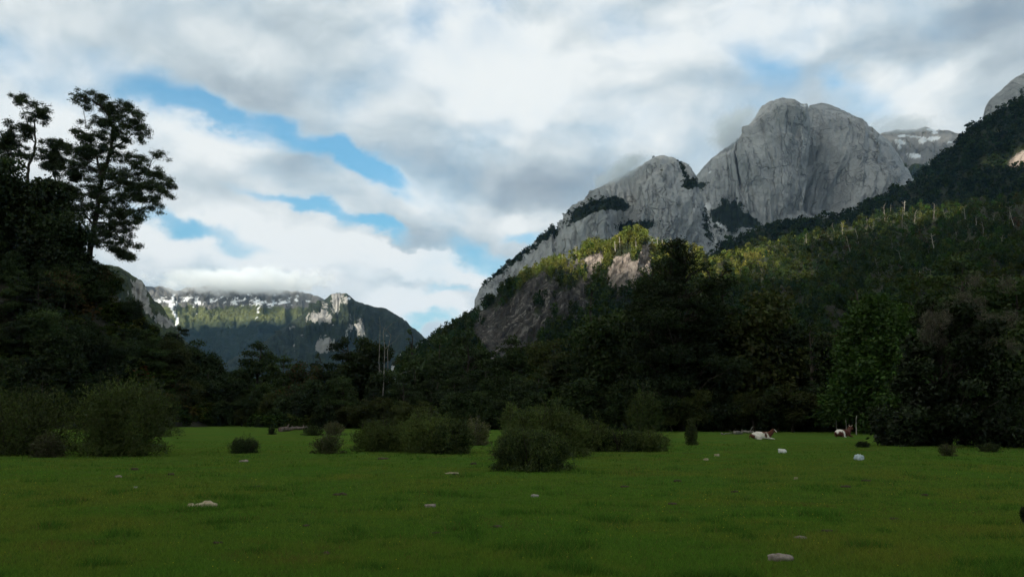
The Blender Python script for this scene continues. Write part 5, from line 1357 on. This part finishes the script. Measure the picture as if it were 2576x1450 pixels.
# ------------------------------------------------------------------ the two cows
def cow(name, label, loc, rz, painter, horns, seed, scale=1.0, head_up=0.0):
    import bmesh
    root = empty(name, loc, label, "cow", None, rz, scale)
    J = {"tail0": (-0.93, 0.03, 0.36, .07), "rump": (-0.84, 0, 0.30, .20), "hip": (-0.62, 0, 0.335, .285), "loin": (-0.30, 0, 0.33, .295), "belly": (0.0, 0, 0.33, .31), "chest": (0.32, 0, 0.33, .30), "should": (0.50, 0, 0.37, .255),
         "neck0": (0.66, -0.01, 0.50, .205), "neck1": (0.78, -0.03, 0.64, .155), "poll": (0.86, -0.06, 0.775 + head_up, .105), "face": (0.945, -0.09, 0.68 + head_up, .088), "nose": (1.02, -0.115, 0.575 + head_up, .066), "muz": (1.045, -0.125, 0.53 + head_up, .056),
         "earL": (0.845, 0.05, 0.80 + head_up, .034), "earL2": (0.82, 0.15, 0.79 + head_up, .022), "earR": (0.84, -0.16, 0.80 + head_up, .034), "earR2": (0.81, -0.25, 0.78 + head_up, .022),
         "fs": (0.48, -0.20, 0.22, .115), "fe": (0.40, -0.27, 0.12, .085), "fk": (0.66, -0.28, 0.085, .06), "ff": (0.82, -0.25, 0.05, .046), "fh": (0.90, -0.235, 0.035, .046),
         "gs": (0.48, 0.20, 0.22, .115), "ge": (0.44, 0.27, 0.11, .08), "gk": (0.72, 0.26, 0.08, .058), "gf": (0.52, 0.24, 0.04, .045),
         "hs": (-0.52, -0.22, 0.24, .17), "hk": (-0.24, -0.31, 0.20, .105), "hh": (-0.52, -0.35, 0.075, .065), "hf": (-0.24, -0.37, 0.05, .045), "hx": (-0.16, -0.375, 0.04, .046),
         "is": (-0.52, 0.20, 0.24, .17), "ik": (-0.26, 0.30, 0.18, .10), "ih": (-0.50, 0.34, 0.07, .06), "if": (-0.28, 0.36, 0.045, .045),
         "tail1": (-0.99, 0.05, 0.22, .035), "tail2": (-0.98, 0.0, 0.08, .03), "tail3": (-0.92, -0.08, 0.04, .035)}
    E = ["loin-hip", "hip-rump", "rump-tail0", "tail0-tail1", "tail1-tail2", "tail2-tail3", "loin-belly", "belly-chest", "chest-should", "should-neck0", "neck0-neck1", "neck1-poll", "poll-face", "face-nose", "nose-muz", "poll-earL", "earL-earL2", "poll-earR", "earR-earR2",
         "chest-fs", "fs-fe", "fe-fk", "fk-ff", "ff-fh", "chest-gs", "gs-ge", "ge-gk", "gk-gf", "hip-hs", "hs-hk", "hk-hh", "hh-hf", "hf-hx", "hip-is", "is-ik", "ik-ih", "ih-if"]
    names = list(J); ix = {n_: i for i, n_ in enumerate(names)}
    me = bpy.data.meshes.new("skeleton")
    me.from_pydata([J[n_][:3] for n_ in names], [tuple(ix[x] for x in e.split("-")) for e in E], [])
    tmp = bpy.data.objects.new("skeleton", me); COL.objects.link(tmp)
    tmp.modifiers.new("skin", "SKIN"); sub = tmp.modifiers.new("sub", "SUBSURF"); sub.levels = sub.render_levels = 2
    for i, n_ in enumerate(names):
        d = me.skin_vertices[0].data[i]; d.radius = (J[n_][3], J[n_][3]); d.use_root = n_ == "loin"
    dg = bpy.context.evaluated_depsgraph_get(); dg.update()
    body_me = bpy.data.meshes.new_from_object(tmp.evaluated_get(dg))
    bpy.data.objects.remove(tmp); 
    V = np.empty(len(body_me.vertices) * 3, np.float32); body_me.vertices.foreach_get("co", V); V = V.reshape(-1, 3)
    V[:, 2] = np.maximum(V[:, 2], 0.0)
    body_me.vertices.foreach_set("co", V.ravel())
    C = np.concatenate([painter(V), np.ones((len(V), 1))], 1).astype(np.float32)
    a = body_me.attributes.new("tint", "FLOAT_COLOR", "POINT"); a.data.foreach_set("color", C.ravel())
    body_me.materials.clear(); body_me.materials.append(HIDE); body_me.polygons.foreach_set("use_smooth", np.full(len(body_me.polygons), True)); body_me.update()
    body_me.name = "body"
    link("body", body_me, root)
    for sgn in (-1, 1) if horns else ():
        g = Geo(); b = np.array(J["poll"][:3]) + np.array([-0.02, sgn * 0.05, 0.06])
        g.tube(np.array([b, b + [0.0, sgn * 0.06, 0.025], b + [0.02, sgn * 0.10, 0.06], b + [0.04, sgn * 0.11, 0.11]]), [0.026, 0.022, 0.015, 0.006], 7)
        g.build("horn", HORN, root)
    for sgn in (-1, 1):
        g = Geo(); c = np.array(J["face"][:3]) + np.array([-0.01, sgn * 0.078, 0.035])
        for t in np.linspace(-0.9, 0.9, 2): pass
        g.tube(np.array([c + [0, -sgn * 0.012, 0], c + [0, 0.004 * sgn, 0], c + [0, 0.010 * sgn, 0]]), [0.018, 0.016, 0.004], 8)
        g.build("eye", EYEM, root)
    return root
m, q, out = material("cow_hide")
p = q.new("ShaderNodeTexCoord").outputs["Object"]
surface(q, out, q.mix(q.ramp(q.noise(p, 22, 4, 0.6), 0.3, 0.75, 0, 0.35), attr(q, "tint", "Color"), (0.05, 0.03, 0.02)), 0.85, q.noise(p, 60, 3), 0.01)
HIDE = m
HORN = stone_material("horn", (0.42, 0.36, 0.26), (0.55, 0.48, 0.36)); EYEM = stone_material("eye", (0.01, 0.01, 0.01), (0.015, 0.012, 0.01))
def patch(V, c, rad, sq=(1, 1, 1), n=0.25, seed=1):
    d = np.linalg.norm((V - np.array(c)) * np.array(sq), axis=1) / rad
    return 1 - sstep(d + n * fbm(V[:, 0] * 6 + seed, V[:, 1] * 6, V[:, 2] * 6, 3, seed), 0.92, 1.05)
def paint_a(V):
    W, B = np.array([0.74, 0.68, 0.60]), np.array([0.085, 0.026, 0.014])
    x, y, z = V.T
    f = np.maximum.reduce([sstep(x + 0.35 * (z - 0.3), 0.38, 0.44) * sstep(z, 0.13, 0.18), patch(V, (-0.90, -0.1, 0.16), 0.30, (1, 0.5, 0.9), 0.2, 2), patch(V, (0.10, -0.1, 0.60), 0.17, (1, 0.5, 1), 0.3, 3), patch(V, (0.22, -0.30, 0.32), 0.13, (1.3, 0.8, 0.7), 0.3, 4), patch(V, (0.30, -0.2, 0.52), 0.08, (1, .6, 1), .3, 6)])
    blaze = sstep(x - 0.86 - 0.72 * (0.775 - z), 0.015, 0.045) * sstep(z, 0.42, 0.5) * (x > 0.84)
    f = f * (1 - blaze)
    f = f * (1 - ((z < 0.135) & (x > 0.30)))
    return W + (B - W) * f[:, None]
def paint_b(V):
    W, B = np.array([0.72, 0.67, 0.60]), np.array([0.075, 0.022, 0.013])
    x, y, z = V.T
    w = np.maximum(patch(V, (-0.55, -0.22, 0.44), 0.32, (0.8, 0.6, 1.0), 0.25, 5), patch(V, (-0.30, -0.3, 0.16), 0.20, (1, 1, 0.8), 0.2, 6))
    w = w * (1 - patch(V, (-0.66, -0.30, 0.22), 0.235, (1, 0.6, 1), 0.2, 7)) * (1 - patch(V, (-0.38, -0.3, 0.38), 0.075, (1, 0.6, 1), 0.2, 8))
    return B + (W - B) * w[:, None]
xc, yc = on_ground(1918, 1102)
cow("cow", "white cow with chestnut head and rump and a white face, lying with its head right", (xc, yc, float(gz(xc, yc)) - 0.02), 0.0, paint_a, False, 1, 1.03)
xc, yc = on_ground(2122, 1098)
cow("cow", "red-brown cow with a white patched flank, lying with its rump nearest and head away", (xc, yc, float(gz(xc, yc)) - 0.02), R(32), paint_b, True, 2, 1.10, 0.02)

# ------------------------------------------------------------------ grass and flowers
def grass_field():
    r = np.random.default_rng(14)
    n = 520000
    Y = 1 / r.uniform(1 / 60.0, 1 / 6.8, n)
    x = Y * r.uniform(-0.66, 0.66, n)
    patchy = fbm(x * 0.45, Y * 0.45, 0, 4, 41); tuss = fbm(x * 1.3, Y * 1.3, 0, 3, 42); big_ = fbm(x * 0.10, Y * 0.07, 0, 3, 43)
    h = (0.020 + 0.034 * r.random(n)) * (1 + 1.9 * sstep(tuss, 0.28, 0.6) + 0.4 * sstep(patchy, 0.1, 0.5))
    w = 0.0030 * np.maximum(1, Y / 9.0) * (0.7 + 0.6 * r.random(n))
    a = r.random(n) * 2 * pi
    dx, dy = np.cos(a) * w, np.sin(a) * w
    ln = 0.55 * h[:, None] * r.normal(size=(n, 2))
    z = gz(x, Y)
    A = np.stack([x - dx, Y - dy, z - 0.004], -1); B = np.stack([x + dx, Y + dy, z - 0.004], -1); C = np.stack([x + ln[:, 0], Y + ln[:, 1], z + h], -1)
    V = np.stack([A, B, C], 1).reshape(-1, 3)
    g1, g2, g3, g4 = np.array([0.080, 0.162, 0.022]), np.array([0.130, 0.162, 0.027]), np.array([0.048, 0.114, 0.018]), np.array([0.15, 0.13, 0.045])
    f = np.clip(0.42 + 1.2 * patchy + 0.5 * big_, 0, 1)[:, None]
    c = g1 * (1 - f) + g2 * f
    c = np.where((sstep(tuss, 0.2, 0.5) * 0.8 > r.random(n))[:, None], g3, c)
    bare = fbm(x * 0.7 + 40, Y * 0.7, 0, 4, 44)
    c = np.where((0.25 * sstep(bare, 0.25, 0.6) > r.random(n))[:, None], np.array([0.105, 0.090, 0.030]), c)
    c = np.where((r.random(n) < 0.03 + 0.05 * sstep(patchy, 0.1, 0.6))[:, None], g4, c)
    c = c * (0.65 + 0.7 * r.random((n, 1)))
    o = np_mesh("grass", V, np.arange(3 * n).reshape(n, 3), GRASS, attrs={"tint": ("FACE", c)})
    tag(o, "short green grass blades over the near pasture", "grass", kind="stuff")
    m_ = 2600
    v = r.uniform(1190, 1440, m_) ; u = r.uniform(0, 2576, m_)
    keep = r.random(m_) < 0.12 + 0.9 * np.clip(blob(u, v, 1950, 1290, 620, 100) + blob(u, v, 1500, 1330, 500, 90) * .5, 0, 1)
    u, v = u[keep], v[keep]
    a, b = pix(u, v); Yf = -EYE / b; xf = a * Yf; z = gz(xf, Yf) + 0.04 + 0.03 * r.random(len(u))
    s = 0.0065 * np.maximum(1, Yf / 12)[:, None]
    P = np.stack([xf, Yf, z], -1); T = unit(r.normal(size=P.shape) * [1, 1, .4]); N = unit(np.cross(T, r.normal(size=P.shape) * 0.4 + [0, 0, 1]))
    Q = np.stack([P - T * s, P + N * s, P + T * s, P - N * s], 1)
    o = quads_mesh("buttercups", Q, LEAF, None, tints(len(P), [(0.55, 0.42, 0.02), (0.50, 0.45, 0.03)], r, 0.2))
    tag(o, "tiny yellow buttercups sprinkled in the grass", "flowers", kind="stuff")
GRASS = leaf_material("grass_blades", 0.35, 0.0, 0.0)
grass_field()

# ------------------------------------------------------------------ the air of the valley
def haze():
    x, y0, y1, z0, z1 = 14200.0, -14200.0, 14200.0, -18.0, 1210.0
    V = [(sx * x, yy, zz) for sx in (-1, 1) for yy in (y0, y1) for zz in (z0, z1)]
    F = [(0, 1, 3, 2), (4, 6, 7, 5), (0, 4, 5, 1), (2, 3, 7, 6), (0, 2, 6, 4), (1, 5, 7, 3)]
    m, q, out = material("air")
    v = q.new("ShaderNodeVolumePrincipled")
    v.inputs["Color"].default_value = (0.30, 0.58, 1.0, 1)
    v.inputs["Density"].default_value = HAZE_DENSITY
    v.inputs["Anisotropy"].default_value = 0.0
    q.l.new(v.outputs[0], out.inputs["Volume"])
    o = np_mesh("haze", np.array(V), np.array(F), m)
    tag(o, "thin bluish air filling the valley", "haze", kind="stuff")
HAZE_DENSITY = 2.5e-5
haze()

def low_cloud(label, u, v, Y, ru, rv, deep, dens, seed, lean=0.0, tone=(0.955, 0.98, 1.0)):
    """a soft bank of cloud lying against a mountainside"""
    nu, nv = 40, 20
    a, b = np.meshgrid(np.linspace(0, 2 * pi, nu, endpoint=False), np.linspace(-pi / 2, pi / 2, nv), indexing="ij")
    P = np.stack([np.cos(a) * np.cos(b), np.sin(a) * np.cos(b), np.sin(b)], -1)
    P = P * (1 + 0.12 * fbm(P[..., 0] * 2 + seed, P[..., 1] * 2, P[..., 2] * 2, 3, seed))[..., None]
    i, j = np.meshgrid(np.arange(nu), np.arange(nv - 1), indexing="ij")
    p = (i * nv + j).ravel(); q_ = (((i + 1) % nu) * nv + j).ravel()
    m, q, out = material("cloud_vapour")
    c = q.new("ShaderNodeTexCoord").outputs["Object"]
    n = q.noise(q.mapping(c, loc=(seed * 3.3, 0, 0), scale=(ru / rv * 0.9, 1.0, 1.0)), 1.7, 4, 0.6)
    d = q.m("ADD", q.m("SUBTRACT", 0.80, q.vm("LENGTH", c)), q.m("MULTIPLY", q.m("SUBTRACT", n, 0.5), 1.5))
    vol = q.new("ShaderNodeVolumePrincipled")
    vol.inputs["Color"].default_value = (*tone, 1); vol.inputs["Anisotropy"].default_value = -0.3
    q.l.new(q.m("MULTIPLY", q.ramp(d, 0.0, 0.5), dens), vol.inputs["Density"])
    q.l.new(vol.outputs[0], out.inputs["Volume"])
    m.volume_intersection_method = "FAST" if hasattr(m, "volume_intersection_method") else None
    k = Y / F_PX
    o = np_mesh("low_cloud", P.reshape(-1, 3), np.stack([p, q_, q_ + 1, p + 1], 1), m)
    o.location = at(u, v, Y); o.scale = (ru * k, deep, rv * k); o.rotation_euler = (0, R(lean), 0)
    tag(o, label, "cloud", kind="stuff")
low_cloud("flat bank of cloud hiding the ridge of the far snow-streaked mountain", 610, 708, 5620, 300, 46, 420, 0.009, 1)
low_cloud("wisp of cloud trailing off the left shoulder of the nearer granite dome", 1560, 432, 1800, 120, 36, 100, 0.020, 2, -32, (0.88, 0.945, 1.0))
low_cloud("cloud clinging to the left shoulder of the tallest granite dome", 1842, 325, 2560, 100, 62, 120, 0.017, 3, -38, (0.88, 0.945, 1.0))
low_cloud("thin cloud over the top of the snow-patched mountain at right", 2260, 318, 3900, 150, 24, 220, 0.009, 4, 0, (0.88, 0.945, 1.0))
sc.cycles.volume_bounces = 12
sc.cycles.max_bounces = 12
sc.cycles.volume_max_steps = 256
